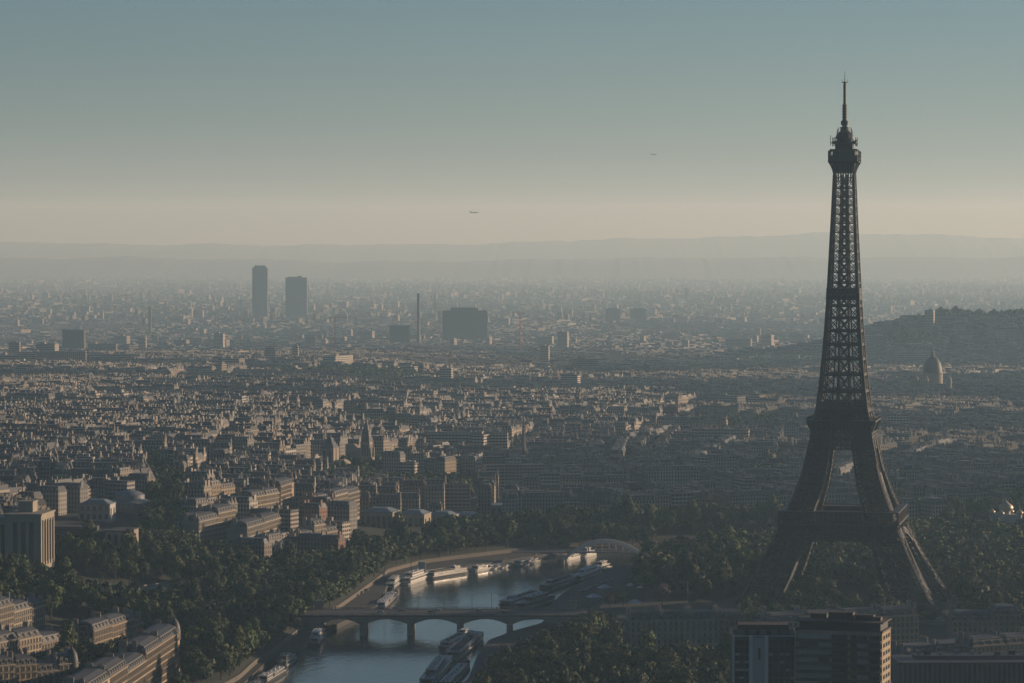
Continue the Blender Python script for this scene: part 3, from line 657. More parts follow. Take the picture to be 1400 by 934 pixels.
# ---------------------------------------------------------------- aeroplanes
def plane(px, py, Y, L_, rz, label, bank=0):
    c = at(px, py, Y); t = thing('aeroplane', label, 'aeroplane', tuple(c), rz)
    m = MB(); n_ = 12; pr = [(-.5, .01), (-.47, .25), (-.4, .62), (-.28, .9), (-.1, 1), (.3, 1), (.4, .9), (.46, .6), (.5, .06)]; R_ = L_ * .055
    vs_ = [(-x * L_, R_ * r * math.cos(2 * math.pi * i / n_), R_ * r * math.sin(2 * math.pi * i / n_) - (x < -.3) * R_ * -.3 * (1 - r)) for x, r in pr for i in range(n_)]
    m.shell(vs_, [(j * n_ + i, j * n_ + (i + 1) % n_, (j + 1) * n_ + (i + 1) % n_, (j + 1) * n_ + i) for j in range(len(pr) - 1) for i in range(n_)]); m.build('fuselage', 'dark', t)
    for s in (-1, 1):
        m = MB(); m.shell([(L_ * .1, s * R_ * .8, -R_ * .4), (-L_ * .1, s * L_ * .46, L_ * .04), (-L_ * .15, s * L_ * .46, L_ * .04), (-L_ * .1, s * R_ * .8, -R_ * .4), (L_ * .1, s * R_ * .8, -R_ * .1), (-L_ * .1, s * L_ * .46, L_ * .045), (-L_ * .15, s * L_ * .46, L_ * .045), (-L_ * .1, s * R_ * .8, -R_ * .1)], [(0, 1, 2, 3), (7, 6, 5, 4), (0, 4, 5, 1), (2, 6, 7, 3), (1, 5, 6, 2)]); wg = m.build('wing', 'dark', t)
        m = MB(); m.lathe((0, 0, 0), [(.4, -1.6), (1, -1.2), (1, 1), (.6, 1.6)], 8); e_ = m.build('engine', 'dark', wg); e_.location = (L_ * .05, s * L_ * .16, -R_ * 1.1); e_.rotation_euler = (0, math.pi / 2, 0)
        m = MB(); m.shell([(-L_ * .40, 0, R_ * .5), (-L_ * .49, s * L_ * .17, R_ * .6), (-L_ * .52, s * L_ * .17, R_ * .6), (-L_ * .49, 0, R_ * .5), (-L_ * .40, 0, R_ * .62), (-L_ * .49, s * L_ * .17, R_ * .7), (-L_ * .52, s * L_ * .17, R_ * .7), (-L_ * .49, 0, R_ * .62)], [(0, 1, 2, 3), (7, 6, 5, 4), (0, 4, 5, 1), (2, 6, 7, 3), (1, 5, 6, 2)]); m.build('tailplane', 'dark', t)
    m = MB(); m.shell([(-L_ * .33, -.2, R_ * .7), (-L_ * .47, -.2, L_ * .17), (-L_ * .52, -.2, L_ * .17), (-L_ * .48, -.2, R_ * .4), (-L_ * .33, .2, R_ * .7), (-L_ * .47, .2, L_ * .17), (-L_ * .52, .2, L_ * .17), (-L_ * .48, .2, R_ * .4)], [(0, 1, 2, 3), (7, 6, 5, 4), (0, 4, 5, 1), (1, 5, 6, 2), (2, 6, 7, 3)]); m.build('tail_fin', 'dark', t)
plane(648.5, 290.5, 13000, 36, math.radians(8), 'lower airliner seen from the side, flying just above the horizon')
plane(894, 211, 12000, 36, math.radians(50), 'higher and smaller airliner in the sky nearer the iron tower')
# ---------------------------------------------------------------- tower cranes far off
def crane(px, ytop, Y, jib, rz, label):
    top = at(px, ytop, Y); g0 = gzf(top.x, Y); h = top.z - g0; t = thing('tower_crane', label, 'crane', (top.x, Y, g0), rz)
    s_ = 1.1; m = MB()
    for sx in (-s_, s_):
        for sy in (-s_, s_): m.beam((sx, sy, 0), (sx, sy, h - 6), .55)
    for k in range(int((h - 6) / 4)):
        for sx in (-s_, s_): m.beam((sx, -s_, k * 4), (sx, s_, k * 4 + 4), .3); m.beam((-s_, sx, k * 4), (s_, sx, k * 4 + 4), .3)
    m.beam((0, 0, h - 6), (0, 0, h), .8); m.build('mast', 'paint_red', t)
    m = MB(); m.beam((-jib * .3, 0, h - 5), (jib, 0, h - 5), .6); m.beam((0, 0, h - 3.4), (jib, 0, h - 3.8), .4)
    for k in range(int(jib / 4)): m.beam((k * 4, 0, h - 5), (k * 4 + 2, 0, h - 3.5), .3)
    m.beam((0, 0, h), (jib * .7, 0, h - 4), .2); m.beam((0, 0, h), (-jib * .3, 0, h - 5), .2); m.build('jib', 'paint_red', t)
    m = MB(); m.box(-jib * .27, 0, h - 7.5, h - 5.2, 4, 2, bottom=True); m.build('counterweight', 'grey', t)
crane(243, 543, 3900, 26, .2, 'tall thin crane mast standing over the roofs of the palace side')
crane(458, 431, 7200, 34, .1, 'reddish tower crane among far roofs below the second twin tower block')
crane(711, 425, 7600, 30, 2.9, 'pale tower crane right of the large stepped hospital block')
crane(594, 403, 10500, 40, .1, 'faint tower crane between the tall chimney and the stepped block')
# ---------------------------------------------------------------- far landmark buildings
def far_block(name, label, cat, x0, x1, ytop, Y, dep=None, steps=(), matn='modern', rz=0.0, cap=None, tint=(1, 1, 1)):
    a_, b_ = at(x0, ytop, Y), at(x1, ytop, Y); c = (a_ + b_) / 2; w_ = b_.x - a_.x; g0 = gzf(c.x, Y); h = a_.z - g0; dep = dep or w_ * .5
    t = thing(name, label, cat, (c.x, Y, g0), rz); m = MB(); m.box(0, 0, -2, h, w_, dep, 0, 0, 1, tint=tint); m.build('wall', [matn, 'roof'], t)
    for k, (f0, f1, hh) in enumerate(steps):
        m = MB(); m.box((f0 + f1) / 2 * w_ - w_ / 2, 0, h, h + hh, (f1 - f0) * w_, dep * .8, 0, 0, 1, tint=tint); m.build('roof_storey', [matn, 'roof'], t)
    m = MB(); n_ = max(4, int(w_ / 7))
    for k in range(n_ + 1):
        for s in (-1, 1): m.box(-w_ / 2 + w_ * k / n_, s * dep / 2, 0, h + .6, .9, .9, tint=tint)
    m.build('facade_piers', 'wall_plain', t)
    occ(c.x, Y, max(w_, dep) * .7); return t
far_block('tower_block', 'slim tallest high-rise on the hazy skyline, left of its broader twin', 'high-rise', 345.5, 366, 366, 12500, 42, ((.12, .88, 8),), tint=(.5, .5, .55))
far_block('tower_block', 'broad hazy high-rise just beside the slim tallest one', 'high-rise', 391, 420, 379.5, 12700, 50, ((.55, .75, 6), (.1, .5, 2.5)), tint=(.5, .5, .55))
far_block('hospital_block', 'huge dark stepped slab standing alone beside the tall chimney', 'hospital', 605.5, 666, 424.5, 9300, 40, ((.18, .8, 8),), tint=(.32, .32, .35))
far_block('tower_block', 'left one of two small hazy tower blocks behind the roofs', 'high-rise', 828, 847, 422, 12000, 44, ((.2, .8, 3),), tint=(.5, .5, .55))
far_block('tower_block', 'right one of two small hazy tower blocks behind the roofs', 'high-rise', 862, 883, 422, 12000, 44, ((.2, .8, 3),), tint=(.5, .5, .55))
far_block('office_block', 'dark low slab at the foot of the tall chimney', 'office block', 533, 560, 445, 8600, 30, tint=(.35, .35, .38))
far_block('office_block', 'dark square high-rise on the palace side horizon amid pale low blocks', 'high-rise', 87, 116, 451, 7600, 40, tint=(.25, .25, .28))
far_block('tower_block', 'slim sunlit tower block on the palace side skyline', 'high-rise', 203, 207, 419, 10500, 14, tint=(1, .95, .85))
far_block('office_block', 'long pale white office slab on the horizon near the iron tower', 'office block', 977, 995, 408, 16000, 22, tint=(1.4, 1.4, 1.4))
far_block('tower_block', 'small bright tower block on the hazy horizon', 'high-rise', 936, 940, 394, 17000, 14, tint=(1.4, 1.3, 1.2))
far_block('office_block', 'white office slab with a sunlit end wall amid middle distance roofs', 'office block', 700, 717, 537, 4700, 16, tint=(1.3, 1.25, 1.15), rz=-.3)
far_block('office_block', 'pale flat roofed hall with a bright top in the middle of the roofs', 'office block', 709, 738, 511, 5300, 26, tint=(1.3, 1.3, 1.35), rz=-.15)
c = at(572.2, 401, 8600); t = thing('factory_chimney', 'tall thin dark factory chimney rising above the far roofs', 'chimney', (c.x, 8600, gzf(c.x, 8600)))
m = MB(); c.z -= gzf(c.x, 8600); m.lathe((0, 0, -2), [(5, 0), (4.3, 40), (3.9, c.z - 3), (4.2, c.z - 2.8), (4.2, c.z)], 14); m.build('shaft', 'dark', t); m = MB(); m.lathe((0, 0, 0), [(2.6, c.z - 2.4), (2.6, c.z + .4)], 14); m.build('flue', 'dark', t)
for p_ in (('the tall factory chimney', 572, 425), ('the stepped hospital slab', 635, 437), ('the twin high-rises', 380, 400)): lm(*p_)
# ---------------------------------------------------------------- churches
def church_tower():
    Y = 3150; c = at(501, 660, Y); g0 = gzf(c.x, Y); z = lambda py: at(501, py, Y).z - g0
    t = thing('church_tower', 'tall square stone belfry with a dark domed spire above the roofs', 'church', (c.x, Y, g0), -.25)
    s_ = 16.5 * Y / F; m = MB(); m.box(0, 0, -2, z(628), s_, s_); m.box(0, 0, z(628), z(625), s_ * 1.08, s_ * 1.08, bottom=True)
    for sx in (-1, 1):
        for sy in (-1, 1): m.box(sx * s_ * .48, sy * s_ * .48, z(645), z(612), s_ * .14, s_ * .14, inset=.1)
    m.build('tower', 'stone', t)
    m = MB(); m.box(0, 0, z(625), z(604), s_ * .8, s_ * .8); 
    b_ = m.build('belfry', 'stone', t)
    for k in range(4):
        for j in (-.25, 0, .25):
            m = MB(); m.box(j * s_ * .8, -s_ * .402, z(623), z(608), s_ * .13, .12, bottom=True); o = m.build('louvre', 'dark', b_); o.rotation_euler = (0, 0, k * math.pi / 2)
    m = MB(); m.lathe((0, 0, 0), [(s_ * .45, z(604)), (s_ * .44, z(597)), (s_ * .37, z(590)), (s_ * .3, z(588)), (s_ * .24, z(583)), (s_ * .1, z(577)), (.25, z(571))], 8); m.build('spire', 'slate', t)
    m = MB(); m.box(-s_ * 1.5, 6, -2, 17, s_ * 2.2, 16); m.prism(rect(-s_ * 1.5, 6, s_ * 2.2, 16), 17, 24, 0, 0, .7); m.build('nave', 'stone', t)
    occ(c.x, Y, 26); lm('the stone belfry', 501, 605)
church_tower()
def pyramid_church():
    Y = 3050; c = at(451, 650, Y); g0 = gzf(c.x, Y); z = lambda py: at(451, py, Y).z - g0; s_ = 19 * Y / F
    t = thing('church', 'squat stone church tower capped by a dark pointed pyramid roof', 'church', (c.x, Y, g0), -.35)
    m = MB(); m.box(0, 0, -2, z(612), s_, s_)
    for k in range(4): m.box(0, 0, z(640), z(612.2), s_ * (1.03 if k % 2 else .2), s_ * (.2 if k % 2 else 1.03))
    m.build('tower', 'stone', t)
    m = MB(); m.prism(rect(0, 0, s_ * 1.04, s_ * 1.04), z(612), z(595), 0, 0, .985); m.build('roof', 'slate', t)
    for k in (-1, 1):
        m = MB(); m.box(k * s_ * .22, -s_ * .505, z(632), z(616), s_ * .16, .2, bottom=True); m.build('window', 'dark', t)
    m = MB(); m.box(s_ * .9, 3, -2, z(632), s_ * .8, 14); m.prism(rect(s_ * .9, 3, s_ * .8, 14), z(632), z(628), 0, 0, .5); m.build('chapel', 'stone', t)
    occ(c.x, Y, 22); lm('the pyramid roofed church', 450, 622)
pyramid_church()
def spire_church():
    Y = 3250; c = at(715.5, 640, Y); g0 = gzf(c.x, Y); z = lambda py: at(715.5, py, Y).z - g0; s_ = 9 * Y / F
    t = thing('church', 'needle thin dark church spire standing above the middle roofs', 'church', (c.x, Y, g0), .2)
    m = MB(); m.box(0, 0, -2, z(620), s_, s_, inset=.05); m.build('tower', 'stone', t)
    m = MB(); m.lathe((0, 0, 0), [(s_ * .48, z(620)), (s_ * .34, z(604)), (s_ * .18, z(585)), (.2, z(562))], 8); m.build('spire', 'slate', t)
    for sx in (-1, 1):
        for sy in (-1, 1): m = MB(); m.lathe((sx * s_ * .42, sy * s_ * .42, 0), [(.7, z(624)), (.7, z(616)), (.1, z(610))], 6); m.build('pinnacle', 'stone', t)
    m = MB(); m.box(-16, 4, -2, 16, 26, 13); m.prism(rect(-16, 4, 26, 13), 16, 23, 0, 0, .75); m.build('nave', 'stone', t)
    occ(c.x, Y, 26); lm('the needle spire', 715, 590)
spire_church()
def dome_church():
    Y = 4700; c = at(1275, 540, Y); g0 = gzf(c.x, Y); z = lambda py: at(1275, py, Y).z - g0; k = Y / F
    t = thing('domed_church', 'large hazy church with a tall ribbed dome and lantern beyond the iron tower', 'church', (c.x, Y, g0), .3)
    m = MB(); m.box(0, 0, -2, z(530), 44 * k, 46 * k); m.box(0, 0, z(530), z(524), 34 * k, 34 * k)
    m.build('wall', ['wall_far'], t)
    m = MB(); m.lathe((0, 0, 0), [(14 * k, z(526)), (14 * k, z(511)), (14.6 * k, z(510.5)), (14.6 * k, z(509.5))], 24); m.build('drum', 'stone', t)
    m = MB(); m.lathe((0, 0, 0), [(13.4 * k, z(509.5)), (12.8 * k, z(503)), (10.8 * k, z(496)), (7.6 * k, z(490.5)), (4 * k, z(488))], 24, 0, (1., 1.1, 1.1)); m.build('dome', 'slate', t, smooth=True)
    m = MB(); m.lathe((0, 0, 0), [(3 * k, z(488.5)), (2.8 * k, z(482)), (3.2 * k, z(481.6)), (1.5 * k, z(478.5)), (.3 * k, z(474))], 10); m.build('lantern', 'stone', t)
    for sx in (-1, 1):
        for sy in (-1, 1):
            m = MB(); m.lathe((sx * 17 * k, sy * 17 * k, 0), [(3.6 * k, z(532)), (3.6 * k, z(520)), (3 * k, z(517)), (1 * k, z(514)), (.2 * k, z(511))], 12); m.build('corner_turret', 'stone', t)
    occ(c.x, Y, 40); lm('the domed church', 1275, 510)
dome_church()
def onion_church():
    Y = 2480; c = at(1375, 712, Y); g0 = gzf(c.x, Y); z = lambda py: at(1375, py, Y).z - g0; k = Y / F
    t = thing('onion_domed_church', 'white church with five shining golden onion domes beside the trees', 'church', (c.x, Y, g0), .35)
    m = MB(); m.box(0, 0, -2, z(705), 30 * k, 30 * k); m.box(0, 0, z(705), z(703), 31 * k, 31 * k, bottom=True); m.build('wall', 'offwhite', t)
    def onion(x, y, r, zb, ht):
        m = MB(); m.lathe((x, y, 0), [(r * .62, zb - ht * .9), (r * .62, zb)], 14); d = m.build('drum', 'offwhite', t)
        m = MB(); m.lathe((x, y, zb), [(r * .62, 0), (r * .9, ht * .12), (r, ht * .28), (r * .88, ht * .46), (r * .5, ht * .64), (r * .2, ht * .8), (r * .05, ht * .96)], 18); m.build('onion_dome', 'gold', d, smooth=True)
        m = MB(); m.beam((x, y, zb + ht * .94), (x, y, zb + ht * 1.25), .22); m.beam((x - ht * .07, y, zb + ht * 1.14), (x + ht * .07, y, zb + ht * 1.14), .2); m.build('cross', 'gold', d)
    onion(0, 0, 10.5 * k, z(699), 17 * k)
    for sx in (-1, 1):
        for sy in (-1, 1): onion(sx * 14.5 * k, sy * 13 * k, 5 * k, z(703), 8.5 * k)
    occ(c.x, Y, 22); lm('the golden domed church', 1375, 697)
onion_church()
# white marquee near the tower
p = gt(1041, 748); t = thing('marquee', 'white domed marquee tent among the trees left of the iron tower', 'tent', tuple(p)); occ(p.x, p.y, 16)
m = MB(); m.lathe((0, 0, 0), [(7.5, 4.5), (6.9, 6.4), (5, 8), (2.5, 9), (.3, 9.4)], 20); m.build('canopy', 'white', t, smooth=True); m = MB(); m.lathe((0, 0, 0), [(7, -1), (7, 4.6)], 20); m.build('side_wall', 'offwhite', t)

def tent(px, py, label):
    p = gp(px, py, ZQ + .02) if py < 812 and px < 840 else gt(px, py); t = thing('awning_tent', label, 'tent', tuple(p), random.uniform(0, 1), 'white tents by the quay'); occ(p.x, p.y, 6)
    m = MB(); m.prism(rect(0, 0, 9, 6), 2.6, 4.6, inset=.8, bottom=True); m.build('canopy', 'white', t)
    m = MB(); [m.beam((sx * 4.2, sy * 2.7, -.3), (sx * 4.2, sy * 2.7, 2.6), .16) for sx in (-1, 1) for sy in (-1, 1)]; m.build('poles', 'grey', t)
tent(826, 809, 'white tent on the quay road beside the landing stages'); tent(866, 806, 'white tent under the trees at the back of the port'); tent(880, 809, 'white tent farthest from the water near the rusty tree'); tent(812, 822, 'white tent near the end of the bridge'); tent(868, 830, 'white tent between the bridge end and the long pale block')
M['brown_dark'] = mat('brown_dark', (0.07, 0.06, 0.055), 0.7, noise=0.2)
# ---------------------------------------------------------------- near houses built with every window a part
WIN = {}
def win_mesh(kind):
    if kind in WIN: return WIN[kind]
    m = MB()
    W_, H_ = {'tall': (1.25, 2.1), 'wide': (2.6, 1.5), 'door': (1.5, 2.4), 'pal': (2.2, 14)}[kind]
    m.box(0, -.02, 0, H_, W_, .06, 0, 1, bottom=True)
    if kind in ('tall', 'door'):
        for s in (-1, 1): m.box(s * (W_ / 2 + .07), -.06, -.05, H_ + .1, .14, .22, 0, 0, bottom=True)
        m.box(0, -.08, H_ + .1, H_ + .32, W_ + .5, .34, 0, 0, bottom=True); m.box(0, -.1, -.17, -.05, W_ + .3, .34, 0, 0, bottom=True)
        m.box(0, -.07, .05, H_, .07, .05, 0, 2, bottom=True); m.box(0, -.13, .1, .14, W_, .05, 0, 3, bottom=True); m.box(0, -.13, .85, .9, W_, .05, 0, 3, bottom=True)
    else:
        m.box(0, -.05, -.1, 0, W_ + .2, .16, 0, 0, bottom=True); m.box(0, -.05, H_, H_ + .1, W_ + .2, .16, 0, 0, bottom=True); m.box(0, -.06, 0, H_, .08, .06, 0, 2, bottom=True)
    o = m.build('window', ['stone', 'glass', 'offwhite', 'dark'], None); WIN[kind] = o.data; bpy.data.objects.remove(o); return WIN[kind]
def put_win(parent, x, y, z, ang, kind, name='window'):
    o = link(name, win_mesh(kind), parent, (x, y, z)); o.rotation_euler = (0, 0, ang); return o
def seen_side(X, Y, ang, nx, ny):              # does a local outward normal face the camera?
    wx, wy = nx * math.cos(ang) - ny * math.sin(ang), nx * math.sin(ang) + ny * math.cos(ang)
    return wx * (0 - X) + wy * (0 - Y) > 0
def chimney(parent, x, y, z0, z1, wx, wy, tint):
    m = MB(); m.box(x, y, z0, z1, wx, wy, 0, 0, tint=tint); m.box(x, y, z1, z1 + .22, wx + .25, wy + .25, 0, 0, bottom=True, tint=tint)
    L_ = max(wx, wy); n_ = max(2, int(L_ / .7))
    for k in range(n_):
        d = (k - (n_ - 1) / 2) * .62
        m.lathe((x + (d if wx > wy else 0), y + (d if wy >= wx else 0), z1 + .22), [(.19, 0), (.15, .75)], 6, 1)
    m.build('chimney', ['chimney', 'terracotta'], parent)
TONES = [('cream', (1.12, 1.05, .93)), ('pale grey', (.92, .95, .98)), ('sandy', (1.0, .88, .7)), ('off-white', (1.35, 1.3, 1.22)), ('greyish brown', (.72, .66, .6)), ('rosy beige', (1.05, .86, .74))]
HOUSES = []
def house(x, y, ang, w_, d, fl, label, tone, roofk='zinc', z=None, windows=True, dome=None, grp='stone apartment houses', name='apartment_house', cat='house', nchim=2, blind=False):
    """Parisian block: stone walls, cornice, balconies, mansard with dormers, chimney stacks."""
    z = gzf(x, y) if z is None else z; h = .8 + fl * 3.25; tn = dict(TONES)[tone]
    t = thing(name, label, cat, (x, y, z), ang, grp); HOUSES.append((t, w_, d, h))
    m = MB(); m.box(0, 0, -6, h, w_, d, 0, 0, tint=tn); wl = m.build('wall', 'wall_plain' if windows else 'wall', t)
    m = MB(); m.box(0, 0, h - .02, h + .45, w_ + .9, d + .9, bottom=True, tint=tn); m.box(0, 0, 4.0, 4.3, w_ + .3, d + .3, bottom=True, tint=tn); m.build('cornice', 'wall_plain', t)
    rc = 'slate' if roofk == 'slate' else 'roof'; mh_ = 3.6
    m = MB(); P0 = rect(0, 0, w_ - .2, d - .2); i_ = 1.3; P1 = rect(0, 0, w_ - .2 - 2 * i_, d - .2 - 2 * i_); P2 = rect(0, 0, max(1, w_ - 6), max(.6, d - 9))
    for A_, B_, za, zb in ((P0, P1, h + .45, h + mh_), (P1, P2, h + mh_, h + mh_ + 1.1)):
        for k in range(4):
            l_ = (k + 1) % 4; m.face([(*A_[k], za), (*A_[l_], za), (*B_[l_], zb), (*B_[k], zb)], tint=(1, 1, 1) if za < h + 1 else (1.15, 1.15, 1.15))
    m.face([(*p, h + mh_ + 1.1) for p in P2], tint=(1.15, 1.15, 1.15)); m.box(0, 0, h + mh_ - .08, h + mh_ + .1, w_ - .2 - 2 * i_ + .5, d - .2 - 2 * i_ + .5, tint=(.6, .6, .6), bottom=True)
    rf = m.build('roof', rc, t)
    nw = 0
    for (nx, ny, Ln, off) in ((0, -1, w_, d / 2), (1, 0, d, w_ / 2), (-1, 0, d, w_ / 2)):
        if blind and nx: continue
        if not seen_side(x, y, ang, nx, ny): continue
        n_ = max(2, int(Ln / 2.6)); st = Ln / n_; a2 = math.atan2(ny, nx) + math.pi / 2
        for k in range(n_):
            u = -Ln / 2 + st * (k + .5); lx, ly = (u, -off) if ny else (nx * off, u * nx)
            if windows:
                for f_ in range(fl):
                    if nw >= 98: break
                    put_win(t, lx, ly, .8 + f_ * 3.25 + (.35 if f_ == 0 else .6), a2, 'tall'); nw += 1
            if k % 2 == 0 or n_ < 6:
                q = MB(); q.box(0, .9, 0, 2.0, 1.5, 1.9, 0, 0, bottom=True); q.box(0, -.06, .3, 1.75, .95, .06, 0, 1, bottom=True); q.box(0, .8, 2.0, 2.25, 1.8, 2.2, 0, 2, bottom=True)
                o = q.build('dormer', ['wall_plain', 'glass', 'zinc'], rf, (lx - nx * .35, ly - ny * .35, h + .6)); o.rotation_euler = (0, 0, a2)
        for f_ in ((2, fl - 1) if fl > 4 else (fl - 1,)):
            q = MB(); q.box(0, -.35, 0, .18, Ln - .6, .8, 0, 0, bottom=True); q.box(0, -.72, .95, 1.02, Ln - .6, .06, 0, 1, bottom=True); q.box(0, -.72, .5, .54, Ln - .6, .05, 0, 1, bottom=True)
            for k in range(int(Ln / 1.1)): q.box(-Ln / 2 + .5 + k * 1.1, -.72, .18, .98, .07, .05, 0, 1)
            lx, ly = (0, -off) if ny else (nx * off, 0)
            o = q.build('balcony', ['stone', 'dark'], t, (lx, ly, .8 + f_ * 3.25 - .1)); o.rotation_euler = (0, 0, a2)
    for k in range(nchim):
        cx_ = (-1 if k == 0 else 1 if k == 1 else 0) * (w_ / 2 - .5); cy_ = random.uniform(-.12, .12) * d
        chimney(rf, cx_, cy_ + d * .16, h + .2, h + mh_ + random.uniform(2.0, 3.4), .75, random.uniform(2.6, 4.4), tn); 
        if random.random() < .8: chimney(rf, cx_, cy_ - d * .22, h + .2, h + mh_ + random.uniform(1.6, 2.8), .75, random.uniform(1.8, 3.0), tn)
    if dome:
        q = MB(); q.lathe((dome * (w_ / 2 - 2.4), -d / 2 + 2.4, h), [(3.2, -3), (3.2, .6), (3.0, 2.6), (2.5, 4.6), (1.6, 6.2), (.6, 7.2), (.15, 9)], 14); q.build('corner_dome', 'slate', rf, smooth=True)
    occ(x, y, max(w_, d) * .62)
    return t
def row(p, q, specs, ground=None, d=13, side=1, lab='', grp='stone apartment houses', nrm=None, **kw):
    """a terrace whose facades stand on the line from p to q (pixels on the ground), facing the side of its right hand"""
    P, Q = (gt(*p), gt(*q)) if ground is None else (gp(*p, ground), gp(*q, ground))
    L_ = (Q - P).length; n_ = len(specs); tot = sum(s[0] for s in specs); ang = yaw(P, Q); u = 0
    for i, (wt, fl, tone, rk, txt) in enumerate(specs):
        w_ = L_ * wt / tot; mid = P + (Q - P) * ((u + wt / 2) / tot); u += wt
        cx_, cy_ = mid.x - math.sin(ang) * d / 2, mid.y + math.cos(ang) * d / 2
        house(cx_, cy_, ang, w_ - .15, d, fl, txt, tone, rk, z=ground if ground is not None else None, grp=grp, dome=(1 if i == n_ - 1 else None) if kw.get('dome') else None, blind=0 < i < n_ - 1)
# terrace with sunlit corner front at the bottom of the palace side
row((122, 1012), (246, 918), [(1, 6, 'cream', 'zinc', 'tall cream corner house at the bottom of the sunlit terrace'), (.9, 6, 'sandy', 'zinc', 'second house up the sunlit terrace, sandy stone, at the frame bottom'), (1, 5, 'cream', 'slate', 'middle house of the sunlit terrace, with a dark slate mansard'), (.9, 6, 'rosy beige', 'zinc', 'rosy beige house one before the end of the sunlit terrace'), (1.1, 6, 'sandy', 'slate', 'end house of the sunlit terrace, with a dark corner dome beside the trees')], d=15, grp='terrace above the river trees', dome=True)
row((128, 910), (196, 888), [(1, 5, 'greyish brown', 'slate', 'shaded greyish brown house backing onto the terrace, by the fountain trees'), (1, 5, 'rosy beige', 'zinc', 'shaded rosy house behind the domed end of the terrace'), (.8, 4, 'pale grey', 'zinc', 'low grey house tucked behind the end of the terrace')], d=13, grp='houses behind the terrace')
row((-6, 890), (62, 876), [(1, 6, 'greyish brown', 'zinc', 'dark house at the frame edge in front of the park trees'), (1, 5, 'cream', 'slate', 'cream house second from the frame edge in front of the park'), (.8, 5, 'sandy', 'zinc', 'sandy house with a sunlit gable beside the park trees')], d=14, grp='houses by the park edge')
row((-8, 930), (88, 915), [(1, 5, 'pale grey', 'zinc', 'pale grey house in the second row at the frame edge'), (1, 5, 'cream', 'zinc', 'cream flat fronted house in the middle of the second row'), (1, 4, 'greyish brown', 'slate', 'low brown house at the end of the second row by the terrace')], d=14, grp='second row of houses')
row((-10, 972), (108, 966), [(1, 6, 'cream', 'slate', 'cream house with dark roof in the bottom corner'), (1, 6, 'sandy', 'zinc', 'sandy house with many chimneys in the bottom row'), (1, 5, 'pale grey', 'slate', 'grey house in the bottom row next to the domed corner'), (.9, 6, 'cream', 'slate', 'bottom row house with dark twin dome at its corner')], d=14, grp='bottom row of houses', dome=True)
lm('the sunlit terrace', 215, 865); lm('the bottom corner houses', 60, 900)
# houses on the hill between the palace and the river trees
row((272, 757), (322, 747), [(1, 6, 'pale grey', 'zinc', 'tall pale balconied house on the hill, nearest the avenue of trees'), (.9, 7, 'cream', 'zinc', 'cream stepped house with lit balconies beside the hill avenue')], d=18, grp='houses on the hill')
row((338, 765), (384, 748), [(1, 6, 'pale grey', 'zinc', 'wide grey house above the river trees'), (1, 6, 'cream', 'zinc', 'cream house with sunlit gable above the river trees')], d=15, grp='houses on the hill')
row((410, 757), (462, 747), [(1, 3, 'off-white', 'zinc', 'low white house half hidden by the river trees'), (.8, 5, 'off-white', 'zinc', 'bright white stepped house above the river trees'), (.9, 3, 'cream', 'zinc', 'small cream house beside the bright white stepped one')], d=12, grp='houses above the river trees')
row((345, 722), (382, 714), [(1, 6, 'sandy', 'zinc', 'sandy sunlit house on the hill second row'), (1, 6, 'cream', 'slate', 'cream house with slate roof in the hill second row')], d=14, grp='hill second row')
row((384, 712), (402, 706), [(1, 7, 'rosy beige', 'zinc', 'tallest rosy house on the hill with a sunlit end wall')], d=14, grp='hill second row')
row((432, 718), (456, 714), [(1, 5, 'rosy beige', 'slate', 'rosy house with pointed slate roof on the hill')], d=13, grp='hill second row')
row((458, 716), (492, 710), [(1, 6, 'off-white', 'slate', 'white narrow house left of the museum'), (1, 6, 'pale grey', 'zinc', 'pale grey house against the museum wing')], d=13, grp='houses by the museum')
lm('the white stepped house', 436, 735)
# long shaded block in front of the tower, roofs of its neighbours
row((862, 893), (1018, 890), [(1.1, 5, 'off-white', 'zinc', 'shaded pale block behind the bottom trees, at its river end'), (1, 5, 'off-white', 'zinc', 'shaded pale block with dormers behind the bottom trees'), (1, 5, 'off-white', 'slate', 'shaded block with a small roof dome behind the bottom trees'), (.9, 5, 'sandy', 'zinc', 'end block with a sunlit corner beside the white high-rise')], ground=1.0, d=16, grp='blocks in front of the tower')
row((1052, 905), (1256, 893), [(1, 6, 'pale grey', 'zinc', 'grey roofed house just left of the dark high-rise top'), (1, 6, 'greyish brown', 'zinc', 'house whose chimneys show above the dark high-rise'), (1, 6, 'pale grey', 'slate', 'slate roofed house showing above the dark high-rise'), (1, 6, 'cream', 'zinc', 'house with sunlit corner just right of the dark high-rise')], ground=1.0, d=16, grp='houses at the foot of the tower')
row((1302, 884), (1396, 884), [(1, 4, 'pale grey', 'zinc', 'low wide grey block right of the tower foot'), (.7, 5, 'greyish brown', 'slate', 'taller brown block at the frame edge right of the tower foot')], ground=1.0, d=22, grp='blocks right of the tower foot')
row((1240, 925), (1330, 915), [(1, 3, 'greyish brown', 'zinc', 'low dark house right of the dark high-rise'), (1, 3, 'pale grey', 'slate', 'low slate roofed house next along from the dark high-rise')], ground=1.0, d=16, grp='low houses beside the high-rise')
row((1330, 922), (1420, 915), [(1, 4, 'greyish brown', 'slate', 'brown house with busy roof near the right frame edge'), (1, 4, 'pale grey', 'zinc', 'grey house at the right frame edge above the long hall')], ground=1.0, d=16, grp='low houses beside the high-rise')
lm('the shaded pale block', 930, 850); lm('the dark high-rise', 1162, 880)
